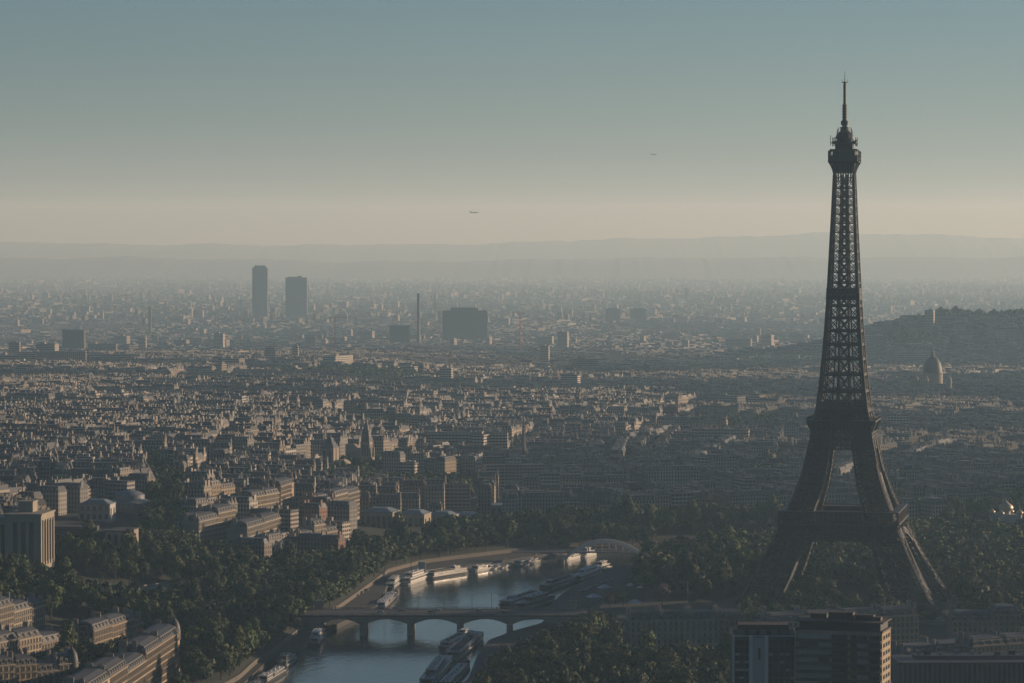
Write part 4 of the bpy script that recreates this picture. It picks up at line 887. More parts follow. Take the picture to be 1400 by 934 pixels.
# long low hall in the bottom corner
c = at(1330, 906, 1480); t = thing('long_hall', 'long low dark roofed hall with a colonnade in the bottom corner beside the high-rise', 'building', (c.x, 1480, 0), .02); LZ = c.z; occ(c.x, 1480, 50)
m = MB(); m.box(0, 8, -1, LZ, 66, 26); m.build('wall', 'brown_dark', t); m = MB(); m.box(0, 8, LZ, LZ + .9, 68, 28, bottom=True); m.box(0, 10, LZ + .9, LZ + 2.4, 50, 10); m.build('roof', 'slate', t)
for k in range(30): m = MB(); m.box(-32 + k * 2.2, -5.6, 0, LZ, .7, .8); m.build('column', 'grey', t)
for k in range(9): m = MB(); hv_ = random.uniform(.6, 2.2); m.box(-24 + k * 6 + random.uniform(-1.5, 1.5), 10 + random.uniform(-3, 3), LZ + 2.4, LZ + 2.4 + hv_, random.uniform(1, 3), random.uniform(1, 2.4)); m.build('roof_vent', random.choice(['grey', 'zinc', 'dark']), t)
m = MB(); [m.beam((-33 + k * 3, -5.8, LZ + .9), (-33 + k * 3, -5.8, LZ + 1.9), .1) for k in range(23)]; m.beam((-33, -5.8, LZ + 1.9), (33, -5.8, LZ + 1.9), .1); m.build('railing', 'grey', t)
# ---------------------------------------------------------------- two near high-rises
def highrise(label, x0, x1, ytop, Y, dep, rz, kind, grp=None):
    a_, b_ = at(x0, ytop, Y), at(x1, ytop, Y); c = (a_ + b_) / 2; W_ = b_.x - a_.x; h = a_.z; t = thing('high_rise', label, 'high-rise', (c.x, Y + dep / 2, 0), rz, grp)
    occ(c.x, Y + dep / 2, 40); f = -dep / 2; nf = int(h / 3.0); nw = 0
    if kind == 'white':
        m = MB(); m.box(0, 0, -1, h, W_, dep); m.build('wall', 'brown_dark', t)
        for x, w_ in ((-W_ * .215, .9), (W_ * .03, .9), (-W_ * .49, .5), (W_ * .485, .5)):
            m = MB(); m.box(x, f - .3, 0, h + .4, w_ * 1.5, .8); m.build('fin', 'white', t)
        m = MB(); m.box(-W_ * .09, f - .12, h * .3, h - .5, W_ * .19, .3, bottom=True)
        m.build('panel', 'offwhite', t); m = MB(); m.box(-W_ * .09, f - .3, h - 9, h - 4.5, .5, .1, bottom=True); m.box(-W_ * .07, f - .3, h - 9, h - 4.5, .25, .1, bottom=True); m.build('vent_slot', 'dark', t)
        m = MB()
        m.box(0, f, h - .2, h + .3, W_, .5, bottom=True)
        for s in (-1, 1): m.box(s * W_ / 2, 0, h - .2, h + .9, .4, dep, bottom=True)
        m.box(0, -f, h, h + .9, W_, .4, bottom=True); m.build('parapet', 'offwhite', t)
        m = MB(); m.box(0, 4, h, h + 3.4, W_ * .8, dep * .5, 0, 0, 0); m.build('plant_room', 'brown', t)
        for k in range(5): m = MB(); m.box(-W_ * .35 + k * W_ * .17, -3, h, h + 1.6, 2.4, 1.6); m.build('roof_vent', 'grey', t)
        for k in range(9):
            zt_ = h - 3.4 - 3.0 * k
            for u in (-.43, -.36, -.28, .10, .18, .27, .36, .44):
                m = MB(); m.box(0, 0, 0, 1.9, W_ * .062, .12, 0, 0, bottom=True); m.box(0, -.06, -.9, -.1, W_ * .066, .2, 0, 1 if random.random() < .35 else 2, bottom=True)
                o = m.build('window', ['glass', 'offwhite', 'brown_dark'], t, (u * W_, f - .05, zt_))
    else:
        m = MB(); m.box(0, 0, -1, h - 3.2, W_, dep, tint=(1.15, 1.0, .8)); m.build('wall', 'wall_plain', t)
        m = MB(); m.box(0, .8, h - 3.2, h, W_ - 2, dep - 2.4); m.build('attic_storey', 'dark', t)
        m = MB(); m.box(0, .4, h, h + .5, W_ + .6, dep + .2, bottom=True)
        for s in (-1, 1): m.box(s * W_ / 2, 0, h - 3.4, h - 2.7, .5, dep + 1, bottom=True)
        m.build('roof_slab', 'brown', t)
        for k, (x, w_, zz) in enumerate(((-W_ * .3, 6, 1.8), (-W_ * .05, 8, 2.6), (W_ * .25, 7, 2), (W_ * .4, 3, 1.4), (W_ * .1, 2, 3))): m = MB(); m.box(x, 3 - k, h + .5, h + .5 + zz, w_, 4); m.build('plant_room', 'brown', t)
        for x in (-W_ * .2, W_ * .02, W_ * .33): m = MB(); m.beam((x, 0, h), (x, 0, h + 6), .12); m.beam((x - .8, 0, h + 5), (x + .8, 0, h + 5), .1); m.build('aerial', 'grey', t)
        for k in range(11):
            zt_ = h - 6.4 - 3.0 * k
            m = MB(); m.box(0, f - .8, zt_ - .9, zt_ + .1, W_ - .4, 1.6, 0, bottom=True); m.build('balcony', 'brown_dark', t)
            for (u0, u1, mt) in ((-.46, -.24, 'grey'), (-.23, -.11, 'grey'), (-.08, .10, 'glass'), (.14, .21, 'glass'), (.22, .33, 'grey'), (.35, .47, 'glass')):
                m = MB(); m.box((u0 + u1) / 2 * W_, f - .05, zt_ + .3, zt_ + 1.95, (u1 - u0) * W_, .14, 0, 0, bottom=True)
                n_ = int((u1 - u0) * W_ / 1.3)
                for j in range(1, n_): m.box(u0 * W_ + (u1 - u0) * W_ * j / n_, f - .14, zt_ + .3, zt_ + 1.95, .12, .08, 0, 1, bottom=True)
                m.build('window', [('offwhite' if mt == 'grey' else mt) if random.random() < .7 else 'glass', 'dark'], t)
            for j in (-.28, .02, .3):
                m = MB(); m.box(0, 0, .2, 1.7, .16, dep * .17, 0, 0, bottom=True); m.box(0, 0, 0, .2, .3, dep * .2, 0, 1, bottom=True); m.build('window', ['glass', 'offwhite'], t, (W_ / 2 + .03, j * dep, zt_))
highrise('white banded high-rise with brown window strips at the bottom, left of the dark one', 1003, 1090, 870, 1270, 20, -.03, 'white')
highrise('dark balconied high-rise with a narrow sunlit side wall in front of the tower', 1096, 1216, 852, 1262, 17, -.30, 'dark')
lm('the white high-rise', 1046, 895)
# ---------------------------------------------------------------- palaces and museums
def palace():
    Y = 2010; c = at(20, 757, Y); g0 = gzf(c.x, Y) ; a0 = at(63, 700, Y)
    t = thing('palace_wing', 'monumental stone palace wing whose tall pillared end wall is sunlit', 'palace', (at(44, 757, Y).x, Y, g0), -.1); h = at(20, 704, Y).z - g0
    occ(c.x, Y + 10, 46); occ(c.x - 50, Y + 20, 46)
    m = MB(); m.box(-38, 14, -8, h - 2.5, 76, 30); m.box(-4, 11, -8, h, 22, 34); m.build('wall', 'stone', t)
    m = MB(); m.box(-4, 11, h, h + 1.0, 23.2, 35.2, bottom=True); m.box(-38, 14, h - 2.5, h - 1.7, 77, 31, bottom=True); m.box(-6, 14, h + 1, h + 7, 9, 12); m.box(-6, 14, h + 7, h + 7.6, 9.8, 12.8, bottom=True); m.build('attic', 'stone', t)
    for k in range(5): m = MB(); m.box(7.15, -2 + k * 6.5, 4, h - 3, 1.1, 1.8); m.build('pilaster', 'stone', t)
    for k in range(4): m = MB(); m.box(7.05, 1.2 + k * 6.5, 6, h - 4, .2, 2.6, bottom=True); m.build('window', 'glass', t)
    for k in range(3): m = MB(); m.box(-9 + k * 5, -6.05, 6, h - 4, 2.4, .2, bottom=True); m.build('window', 'glass', t)
    for k in range(10): m = MB(); m.box(-72 + k * 6, -1.05, 5, h - 6, 2.4, .2, bottom=True); m.build('window', 'glass', t)
    lm('the palace wing', 40, 725)
palace()
def slab(name, label, cat, x0, x1, ytop, ybase, Y, dep, rz, style, mats=('stone', 'zinc'), floors=2):
    a_, b_ = at(x0, ytop, Y), at(x1, ytop, Y); c = (a_ + b_) / 2; W_ = (b_.x - a_.x) / math.cos(rz) ; z0 = min(gzf(c.x, Y), at(c.x, ybase, Y).z); h = a_.z - z0
    t = thing(name, label, cat, (c.x, Y + dep / 2, z0), rz); f = -dep / 2
    for i in range(-2, 3): occ(c.x + i * W_ / 5, Y + dep / 2, max(dep * .6, W_ / 6))
    m = MB(); m.box(0, 0, -5, h, W_, dep); m.build('wall', mats[0], t); m = MB(); m.box(0, 0, h, h + .7, W_ + 1, dep + 1, bottom=True)
    if style == 'hip': m.prism(rect(0, 0, W_ * .92, dep * .92), h + .7, h + 3.2, inset=.45)
    if style == 'terrace': m.box(-W_ * .1, dep * .1, h + .7, h + 3.5, W_ * .7, dep * .6)
    m.build('roof', mats[1], t); n_ = min(48, max(3, int(W_ / 4))); hf = h / floors
    for k in range(n_):
        for f_ in range(floors):
            m = MB(); m.box(0, 0, 0, hf * .6, W_ / n_ * .5, .2, bottom=True); m.build('window', 'glass', t, (-W_ / 2 + W_ * (k + .5) / n_, f - .02, f_ * hf + hf * .22))
    m = MB(); 
    for k in range(n_ + 1): m.box(-W_ / 2 + W_ * k / n_, f - .15, 0, h, W_ / n_ * .2, .5)
    m.build('pilasters', mats[0], t)
    for j in (-.25, .25):
        m = MB(); m.box(W_ / 2 + .02, j * dep, h * .25, h * .75, .2, dep * .14, bottom=True); m.build('window', 'glass', t)
    return t
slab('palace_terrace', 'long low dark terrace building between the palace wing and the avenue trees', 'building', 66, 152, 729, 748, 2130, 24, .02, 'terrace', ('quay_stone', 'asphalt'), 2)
slab('angular_pavilion', 'flat roofed pavilion with a sunlit edge at the end of the terrace building', 'building', 150, 178, 727, 750, 2120, 26, -.2, 'flat', ('stone', 'asphalt'), 2)
slab('long_apartment_block', 'long low white topped block with a row of square windows near the palace', 'building', 110, 152, 690, 708, 2330, 18, -.12, 'hip', ('offwhite', 'zinc'), 2)
c = at(177, 705, 2400); t = thing('rotunda', 'round columned hall with stepped roof at the end of the tree avenue', 'building', (c.x, 2400, gzf(c.x, 2400))); occ(c.x, 2400, 22); z_ = lambda py: at(177, py, 2400).z - gzf(c.x, 2400)
m = MB(); m.lathe((0, 0, -2), [(15, 0), (15, z_(688) + 2)], 28); m.build('wall', 'stone', t); m = MB(); m.lathe((0, 0, 0), [(15.6, z_(688)), (15.6, z_(686)), (11, z_(682)), (11, z_(676)), (7, z_(672)), (1, z_(669))], 28); m.build('roof', 'zinc', t)
for k in range(28): m = MB(); a_ = 2 * math.pi * k / 28; m.box(15.5 * math.cos(a_), 15.5 * math.sin(a_), 0, z_(688), 1.1, 1.1, a_); m.build('column', 'stone', t)
lm('the rotunda', 177, 695)
for i, (x0, x1, yt, Y, txt) in enumerate(((497, 541, 701, 2560, 'sunlit museum pavilion with two tall dark windows at the river end of the museums'), (548, 584, 704, 2600, 'second flat hipped museum pavilion along the river'), (588, 622, 706, 2630, 'third museum pavilion with a pale hipped roof along the river'), (624, 652, 707, 2660, 'fourth and smallest museum pavilion half behind the trees'))):
    slab('museum_pavilion', txt, 'museum', x0, x1, yt, 728, Y, 24, -.22, 'hip', ('stone', 'zinc'), 1)
slab('museum_wing', 'long shaded colonnaded museum wing joining the pavilions', 'museum', 545, 660, 709, 725, 2700, 26, -.05, 'flat', ('stone', 'zinc'), 1)
slab('museum_wing', 'columned museum wing with a flat pale top beside the low dome', 'museum', 654, 698, 692, 712, 2760, 26, -.2, 'flat', ('stone', 'zinc'), 1)
c = at(738, 700, 2820); t = thing('domed_museum', 'wide museum hall under a low pale dome behind the bank trees', 'museum', (c.x, 2820, gzf(c.x, 2820)), -.1); z_ = lambda py: at(738, py, 2820).z - gzf(c.x, 2820); occ(c.x, 2820, 32); occ(c.x + 15, 2830, 30)
m = MB(); m.box(0, 0, -2, z_(700), 50, 36); m.build('wall', 'stone', t); m = MB(); m.box(0, 0, z_(700), z_(698), 52, 38, bottom=True); m.box(0, 0, z_(698), z_(695), 36, 28); m.build('roof', 'zinc', t)
m = MB(); m.lathe((-4, 0, 0), [(15, z_(695)), (13, z_(692)), (8, z_(689)), (1, z_(687.5))], 24); m.build('dome', 'zinc', t, smooth=True); lm('the low domed museum', 738, 695)
# fountain terraces in the park
for i, (x0, x1, y_) in enumerate(((110, 245, 806), (125, 250, 814), (122, 230, 820))):
    a_, b_ = gt(x0, y_), gt(x1, y_); t = thing('fountain_basin', f'long pale stone basin in the park, {["uppermost","middle","lowest"][i]} of three parallel ones', 'fountain', tuple((a_ + b_) / 2), yaw(a_, b_), 'fountain basins in the park')
    L_ = (b_ - a_).length; m = MB()
    for s in (-1, 1): m.box(0, s * 3.4, -2, 1.1, L_, .8)
    for s in (-1, 1): m.box(s * L_ / 2, 0, -2, 1.1, .8, 7.6)
    m.build('rim', 'stone', t); m = MB(); m.box(0, 0, -2, .75, L_ - .8, 6.0); m.build('basin_water', 'water', t)
    for k in range(5): occ(a_.x + (b_.x - a_.x) * k / 4, a_.y + (b_.y - a_.y) * k / 4, 14)
lm('the park basins', 180, 812)
# ---------------------------------------------------------------- trees: kinds, places
def inpoly(x, y, poly):
    x = np.asarray(x, float); y = np.asarray(y, float); r = np.zeros(x.shape, bool); n = len(poly); j = n - 1
    for i in range(n):
        xi, yi = poly[i]; xj, yj = poly[j]
        c = ((yi > y) != (yj > y)) & (x < (xj - xi) * (y - yi) / (yj - yi + 1e-9) + xi); r ^= c; j = i
    return r
def wpoly(pts, z=None): return [((p.x, p.y)) for p in ((gt(*q) if z is None else gp(*q, z)) for q in pts)]
LB = lambda Y, o: (float(fwL(Y)) - o, Y); RB = lambda Y, o: (float(fwR(Y)) + o, Y)
PARKS = {   # name: (polygon in metres, spacing)
 'bank': ([LB(Y, 3) for Y in np.arange(1560, 2560, 40)] + [LB(Y, 92 if Y < 2020 else 70 if Y < 2260 else 26) for Y in np.arange(2540, 1540, -40)], 12.6),
 'garden': (wpoly([(-30, 800), (-30, 772), (60, 768), (190, 758), (275, 768), (335, 772), (350, 800), (290, 850), (246, 850), (120, 846), (60, 850), (-30, 852)]), 12.4),
 'foreground': (wpoly([(652, 980), (668, 938), (700, 915), (745, 893), (790, 872), (836, 864), (850, 900), (866, 922), (1004, 922), (1010, 1010), (640, 1010)], 0), 12.4),
 'branly': ([RB(Y, 14) for Y in np.arange(2180, 2520, 30)] + [(420, 2530), (640, 2540), (640, 2330), (330, 2120), (300, 2090), (260, 2070), (240, 2110), (140, 2090), (110, 2060), (84, 2080)], 12.6),
 'field': (wpoly([(1322, 868), (1318, 815), (1262, 790), (1240, 760), (1500, 752), (1500, 872)], 0), 12.4),
 'tower_garden': (wpoly([(1000, 862), (1020, 828), (1090, 820), (1128, 838), (1140, 850), (1236, 848), (1236, 872), (1000, 872)], 0), 11.0),
 'tower_rear': (wpoly([(1060, 775), (1240, 765), (1240, 742), (1050, 742)], 0), 11.0),
 'avenue': (wpoly([(190, 640), (225, 640), (256, 690), (264, 752), (262, 768), (196, 762), (200, 715)]), 10.0),
 'far_bank': ([(170, 2590), (330, 2650), (640, 2700), (660, 2740), (330, 2700), (160, 2640), (40, 2560), (70, 2530)], 10.5),
 'bank_far': (wpoly([(470, 775), (498, 764), (575, 754), (600, 739), (700, 735), (760, 727), (860, 724), (1060, 724), (1060, 735), (860, 741), (740, 748), (687, 754), (620, 762), (575, 768), (531, 781)], 0), 11.5),
 'museum_rear': (wpoly([(452, 693), (640, 690), (640, 676), (470, 672)], 0), 12.0),
 'far_avenue': (wpoly([(1195, 702), (1300, 700), (1420, 700), (1420, 690), (1195, 688)], 0), 11.0),
 'far_park': (wpoly([(395, 536), (610, 532), (630, 519), (440, 517)], 0), 15.0),
 'far_square': (wpoly([(1240, 440), (1420, 440), (1420, 427), (1262, 427)], 70), 22.0),
}
for fx_, fy_ in TOWER_FEET: occ(fx_, fy_, 15)
def clear_of(x, y, r=0):
    for ox_, oy_, rr in OCC:
        if (x - ox_) ** 2 + (y - oy_) ** 2 < (rr + r) ** 2: return False
    return True
TREES = []; BAS = wpoly([(98, 801), (258, 801), (258, 830), (98, 830)])
for nm, (poly, sp_) in PARKS.items():
    P = np.array(poly); x0, y0 = P.min(0); x1, y1 = P.max(0)
    for i in range(int((x1 - x0) / sp_) + 1):
        for j in range(int((y1 - y0) / sp_) + 1):
            x, y = x0 + (i + .5 * (j % 2)) * sp_ + random.uniform(-2.6, 2.6), y0 + j * sp_ + random.uniform(-2.6, 2.6)
            if not inpoly([x], [y], poly)[0]: continue
            if nm == 'garden' and BAS is not None and inpoly([x], [y], BAS)[0]: continue
            if fwL(y) - 2 < x < fwR(y) + (5 if nm != 'foreground' else -8) and y < 2690: continue
            if not clear_of(x, y, 1.5): continue
            q = pix(x, y, gzf(x, y) + 8)
            if q[0] < -25 or q[0] > 1425 or q[1] > 965: continue
            gap = math.sin(x / 31.0 + 1.3) * math.sin(y / 37.0 + .4)
            if nm in ('garden', 'field') and gap > .80: continue
            TREES.append([x, y, gzf(x, y), nm, random.uniform(.85, 1.35) * (1.04 if nm == 'bank' else 1.2 if nm in ('branly', 'bank_far') else 1.08 if nm in ('foreground', 'garden', 'field') else 1.0)])
# one row of slim trees right on top of the palace side embankment
for Y in np.arange(1640, 2420, 9):
    x = float(fwL(Y)) - random.uniform(2.5, 5)
    if clear_of(x, Y, 0): TREES.append([x, Y, gzf(x, Y), 'bank', random.uniform(.95, 1.3)])
for (px, py, s_) in ((905, 828, 1.0), (945, 833, .75), (20, 790, .8), (95, 800, .7), (215, 795, .8)):
    p = gt(px, py); TREES.append([p.x, p.y, p.z, 'blossom', s_])
for (px, py, s_) in ((1072, 846, 1.4), (1088, 850, 1.5), (1102, 846, 1.3), (1116, 850, 1.5), (1130, 848, 1.2), (1060, 850, 1.3)): p = gt(px, py); TREES.append([p.x, p.y - 22, 0, 'tower_garden', s_])
for k in range(22):
    q_ = gp(735 + k * 7.2, 751.5 - k * .28, -5); TREES.append([q_.x, q_.y + random.uniform(-2, 4), -5, 'bank_far', random.uniform(.9, 1.5)])
for (px, py) in ((842, 826), (852, 830), (833, 832)): p = gt(px, py); TREES.append([p.x, p.y, p.z, 'autumn', .6])
for k in range(10):
    t_ = 20 + k * 3; x_, y_ = TOWER_FEET[0][0] + t_ * .9 + random.uniform(-4, 4), TOWER_FEET[0][1] + t_ * .42 + random.uniform(-10, 10); TREES.append([x_, y_, 0, 'tower_garden', random.uniform(1.6, 1.95)])  # extra tall trees added sunward of the near left leg to shade it
# small squares and tree lined avenues inside the city
SQUARES = []
for k in range(26):
    y_ = 2850 + random.random() * 3600; SQUARES.append((random.uniform(-1, 1) * .15 * y_, y_, random.uniform(30, 75)))
AVL = []
for k in range(15):
    y_ = 2750 + random.random() * 3200; x_ = random.uniform(-1, 1) * .15 * y_; a_ = random.choice([.35, .8, 2.2, 2.7, 1.2, 0.1]) + random.uniform(-.2, .2); L_ = random.uniform(300, 800); AVL.append((x_, y_, x_ + L_ * math.cos(a_), y_ + L_ * math.sin(a_)))
CTREES = []
for x_, y_, r_ in SQUARES:
    for k in range(int(r_ * r_ / 45)):
        a_, d_ = random.uniform(0, 6.28), r_ * math.sqrt(random.random()) * .85; CTREES.append((x_ + d_ * math.cos(a_) * 1.3, y_ + d_ * math.sin(a_), random.uniform(.9, 1.35)))
for xa, ya, xb, yb in AVL:
    L_ = math.hypot(xb - xa, yb - ya); nx_, ny_ = -(yb - ya) / L_, (xb - xa) / L_
    for k in range(int(L_ / 10)):
        for s_ in (-9, 9): CTREES.append((xa + (xb - xa) * k * 10 / L_ + nx_ * s_, ya + (yb - ya) * k * 10 / L_ + ny_ * s_, random.uniform(.65, .9)))
# ---------------------------------------------------------------- city: districts of street blocks
FORB = [p for p, _ in PARKS.values()] + [wpoly([(470, 765), (470, 722), (498, 716), (660, 712), (700, 708), (860, 712), (860, 745), (620, 770)], 0), wpoly([(60, 775), (60, 705), (215, 700), (215, 775)]), wpoly([(482, 682), (482, 646), (522, 646), (522, 682)], 5), wpoly([(436, 690), (436, 656), (472, 656), (472, 690)], 5)]
AVEN = [wpoly([(820, 640), (836, 640), (850, 612), (915, 598), (905, 594), (842, 606)], 5), wpoly([(560, 590), (575, 590), (640, 560), (632, 558)], 5), wpoly([(1195, 640), (1230, 640), (1330, 602), (1320, 600)], 0), wpoly([(925, 640), (940, 640), (1010, 600), (1000, 598)], 0),
        wpoly([(248, 680), (268, 680), (330, 600), (318, 598)]), wpoly([(640, 690), (860, 690), (860, 684), (640, 684)], 0)]
CITY = []      # x, y, z, angle, w, d, h, kind, tint rgb
def tint_():
    r = random.random(); k = random.uniform(.8, 1.2)
    c = (1.12, 1.05, .93) if r < .4 else (.92, .95, .98) if r < .6 else (1.0, .88, .7) if r < .75 else (1.45, 1.4, 1.32) if r < .82 else (.72, .66, .6) if r < .96 else (.8, .5, .4)
    return tuple(v * k for v in c)
def put(x, y, ang, w_, d, h, kind, flags):
    if flags(x, y): return
    CITY.append((x, y, gzf(x, y), ang, w_, d, h, kind, tint_()))
def build_city():
    seeds = []
    Y = 2100.0
    while Y < 11600:
        hw_ = .172 * Y + 120; st = 290 + Y * .02; X = -hw_ + random.uniform(0, st)
        while X < hw_: seeds.append((X + random.uniform(-90, 90), Y + random.uniform(-90, 90), random.uniform(0, math.pi / 2), random.uniform(48, 74), random.uniform(64, 125), random.choice([11, 12, 13, 15, 20]))); X += st
        Y += st
    S = np.array([(s[0], s[1]) for s in seeds])
    occ_np = np.array(OCC); FP = [(p, (min(q[0] for q in p), min(q[1] for q in p), max(q[0] for q in p), max(q[1] for q in p))) for p in FORB + AVEN]
    def bad(x, y):
        if y < 2700:
            if x > fwL(y) - 12: return True
            if y < 2080: return True
        if ((occ_np[:, 0] - x) ** 2 + (occ_np[:, 1] - y) ** 2 < (occ_np[:, 2] + 9) ** 2).any(): return True
        for p, (a0, b0, a1, b1) in FP:
            if a0 < x < a1 and b0 < y < b1 and inpoly([x], [y], p)[0]: return True
        for x_, y_, r_ in SQUARES:
            if ((x - x_) / 1.3) ** 2 + (y - y_) ** 2 < (r_ + 5) ** 2: return True
        for xa, ya, xb, yb in AVL:
            L_ = math.hypot(xb - xa, yb - ya); u_ = ((x - xa) * (xb - xa) + (y - ya) * (yb - ya)) / L_
            if -10 < u_ < L_ + 10 and abs((x - xa) * (yb - ya) - (y - ya) * (xb - xa)) / L_ < 22: return True
        return abs(x) > .160 * y + 40
    for si, (sx, sy, ang, bw, bl, stw) in enumerate(seeds):
        c, s = math.cos(ang), math.sin(ang); base_h = random.uniform(17.2, 20.6)
        for i in range(-5, 6):
            for j in range(-4, 5):
                lx, ly = i * (bw + stw), j * (bl + stw); gx, gy = sx + lx * c - ly * s, sy + lx * s + ly * c
                d2 = (S[:, 0] - gx) ** 2 + (S[:, 1] - gy) ** 2
                if d2.argmin() != si: continue
                if random.random() < .035: continue
                far = gy > 5600
                def P(u, v): return gx + u * c - v * s, gy + u * s + v * c
                if random.random() < .035:                       # slab or hall from a later time
                    x, y = P(0, 0); put(x, y, ang + random.choice([0, math.pi / 2]), random.uniform(30, 58), random.uniform(13, 24), random.choice([12, 16, 20, 24, 33]) * random.uniform(.8, 1.1), 2, bad); continue
                wmin, wmax = (13, 22) if not far else (20, 40); hb = base_h + random.choice([-2.5, 0, 0, 1.5])
                dd = random.uniform(10.5, 13)
                for side in (0, 1, 2, 3):
                    Ln = bl if side in (0, 1) else bw - 2 * dd; off = bw / 2 - dd / 2 if side in (0, 1) else bl / 2 - dd / 2
                    sg = 1 if side in (0, 2) else -1; u = -Ln / 2
                    while u < Ln / 2 - 6:
                        w_ = min(random.uniform(wmin, wmax), Ln / 2 - u)
                        if Ln / 2 - u - w_ < 7: w_ = Ln / 2 - u
                        m_ = u + w_ / 2; u += w_
                        h = hb + random.choice([-3.2, 0, 0, 0, 0, 0, 1.0, 2.2]) + random.uniform(-.5, .5)
                        k = 0 if random.random() < .62 else 1
                        if random.random() < .09: k = 2; h += random.uniform(-4, 6)
                        x, y = P(sg * off, m_) if side in (0, 1) else P(m_, sg * off)
                        put(x, y, ang + (math.pi / 2 * sg if side in (0, 1) else (math.pi if sg > 0 else 0)), w_, dd, h, k, bad)
                if not far:
                    for q in range(int(bl / 26)):
                        if random.random() < .7:
                            x, y = P(random.uniform(-5, 5), -bl / 2 + 20 + q * 26); put(x, y, ang + math.pi / 2 * random.randint(0, 1), random.uniform(9, 16), random.uniform(7, 10), random.choice([5, 9, 14, 17]), random.choice([0, 2]), bad)
build_city()
# lit rows along the avenues
def lit_row(p, q, h, n_, kind=0, ground=3):
    P, Q = gp(*p, ground), gp(*q, ground); ang = yaw(P, Q)
    for i in range(n_):
        u = (i + .5) / n_; CITY.append((P.x + (Q.x - P.x) * u, P.y + (Q.y - P.y) * u, gzf(P.x, P.y), ang, (Q - P).length / n_ - .1, 13, h + random.uniform(-1.5, 1.5), kind, tint_()))
lit_row((843, 645), (852, 622), 20, 5); lit_row((854, 620), (912, 606), 20, 9); lit_row((950, 650), (1006, 618), 19, 7); lit_row((1236, 648), (1304, 620), 20, 9); lit_row((1232, 660), (1300, 632), 14, 8)
lit_row((1140, 668), (1176, 652), 18, 5); lit_row((60, 700), (108, 692), 18, 5)
# scattered suburbs beyond
SUB = []
for _ in range(22000):
    y = 11400 + (random.random() ** 1.2) * 19000; x = random.uniform(-1, 1) * (.165 * y)
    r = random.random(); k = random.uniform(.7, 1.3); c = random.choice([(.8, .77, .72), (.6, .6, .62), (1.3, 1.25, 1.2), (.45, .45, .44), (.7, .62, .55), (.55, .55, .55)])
    n_ = math.sin(x / 900. + 2) * math.sin(y / 800.) + random.uniform(-.6, .6)
    if n_ < -.55: continue
    if r < .80: a = (random.uniform(14, 40), random.uniform(10, 22), random.uniform(7, 17))
    elif r < .955: a = (random.uniform(40, 110), random.uniform(14, 40), random.uniform(8, 22))
    elif r < .972: a = (random.uniform(12, 20), random.uniform(12, 20), random.uniform(24, 44))
    else: a = (random.uniform(40, 110), random.uniform(14, 50), random.uniform(7, 16))
    SUB.append((x, y, gzf(x, y), random.uniform(0, math.pi), *a, 2 if r > .5 else 1, tuple(v * k * .72 for v in c)))  # tints darkened to flatten far contrast, haze fading put into the colour
# a few taller blocks standing out of the roofs
for (px, py, Y, w_, d, h) in ((195, 440, 7600, 16, 14, 48), (65, 474, 6300, 40, 16, 44), (20, 480, 6200, 20, 14, 48), (10, 505, 5600, 90, 18, 34), (45, 505, 5650, 60, 18, 38), (85, 505, 5600, 80, 18, 40), (370, 500, 5900, 18, 14, 42), (404, 496, 6000, 10, 12, 44), (1271, 453, 6650, 18, 14, 56), (1252, 462, 6150, 70, 16, 38), (780, 528, 4900, 26, 16, 34), (1228, 570, 3700, 24, 16, 34), (640, 610, 3350, 80, 14, 33), (660, 612, 3340, 14, 30, 32), (985, 615, 3500, 60, 14, 28), (610, 525, 5000, 18, 14, 40), (745, 470, 6300, 16, 14, 50), (770, 440, 8000, 24, 18, 60), (300, 445, 7700, 22, 14, 56), (425, 437, 7900, 24, 14, 50), (140, 455, 7000, 60, 20, 38), (1010, 440, 7900, 60, 18, 44), (1050, 438, 8000, 24, 18, 52), (150, 490, 5900, 110, 24, 30), (650, 545, 4600, 130, 22, 26)):
    c_ = at(px, py, Y); CITY.append((c_.x, Y, gzf(c_.x, Y), random.uniform(-.5, .1), w_, d, h, 2, (1.35, 1.25, 1.15)))
for _ in range(260):
    y = 8000 + random.random() ** 1.3 * 15000; x = random.uniform(-1, 1) * .16 * y; SUB.append((x, y, gzf(x, y), random.uniform(-.6, .2), random.choice([12, 16, 40]), random.uniform(12, 16), random.uniform(24, 44), 2, (1.1, 1.02, .95)))
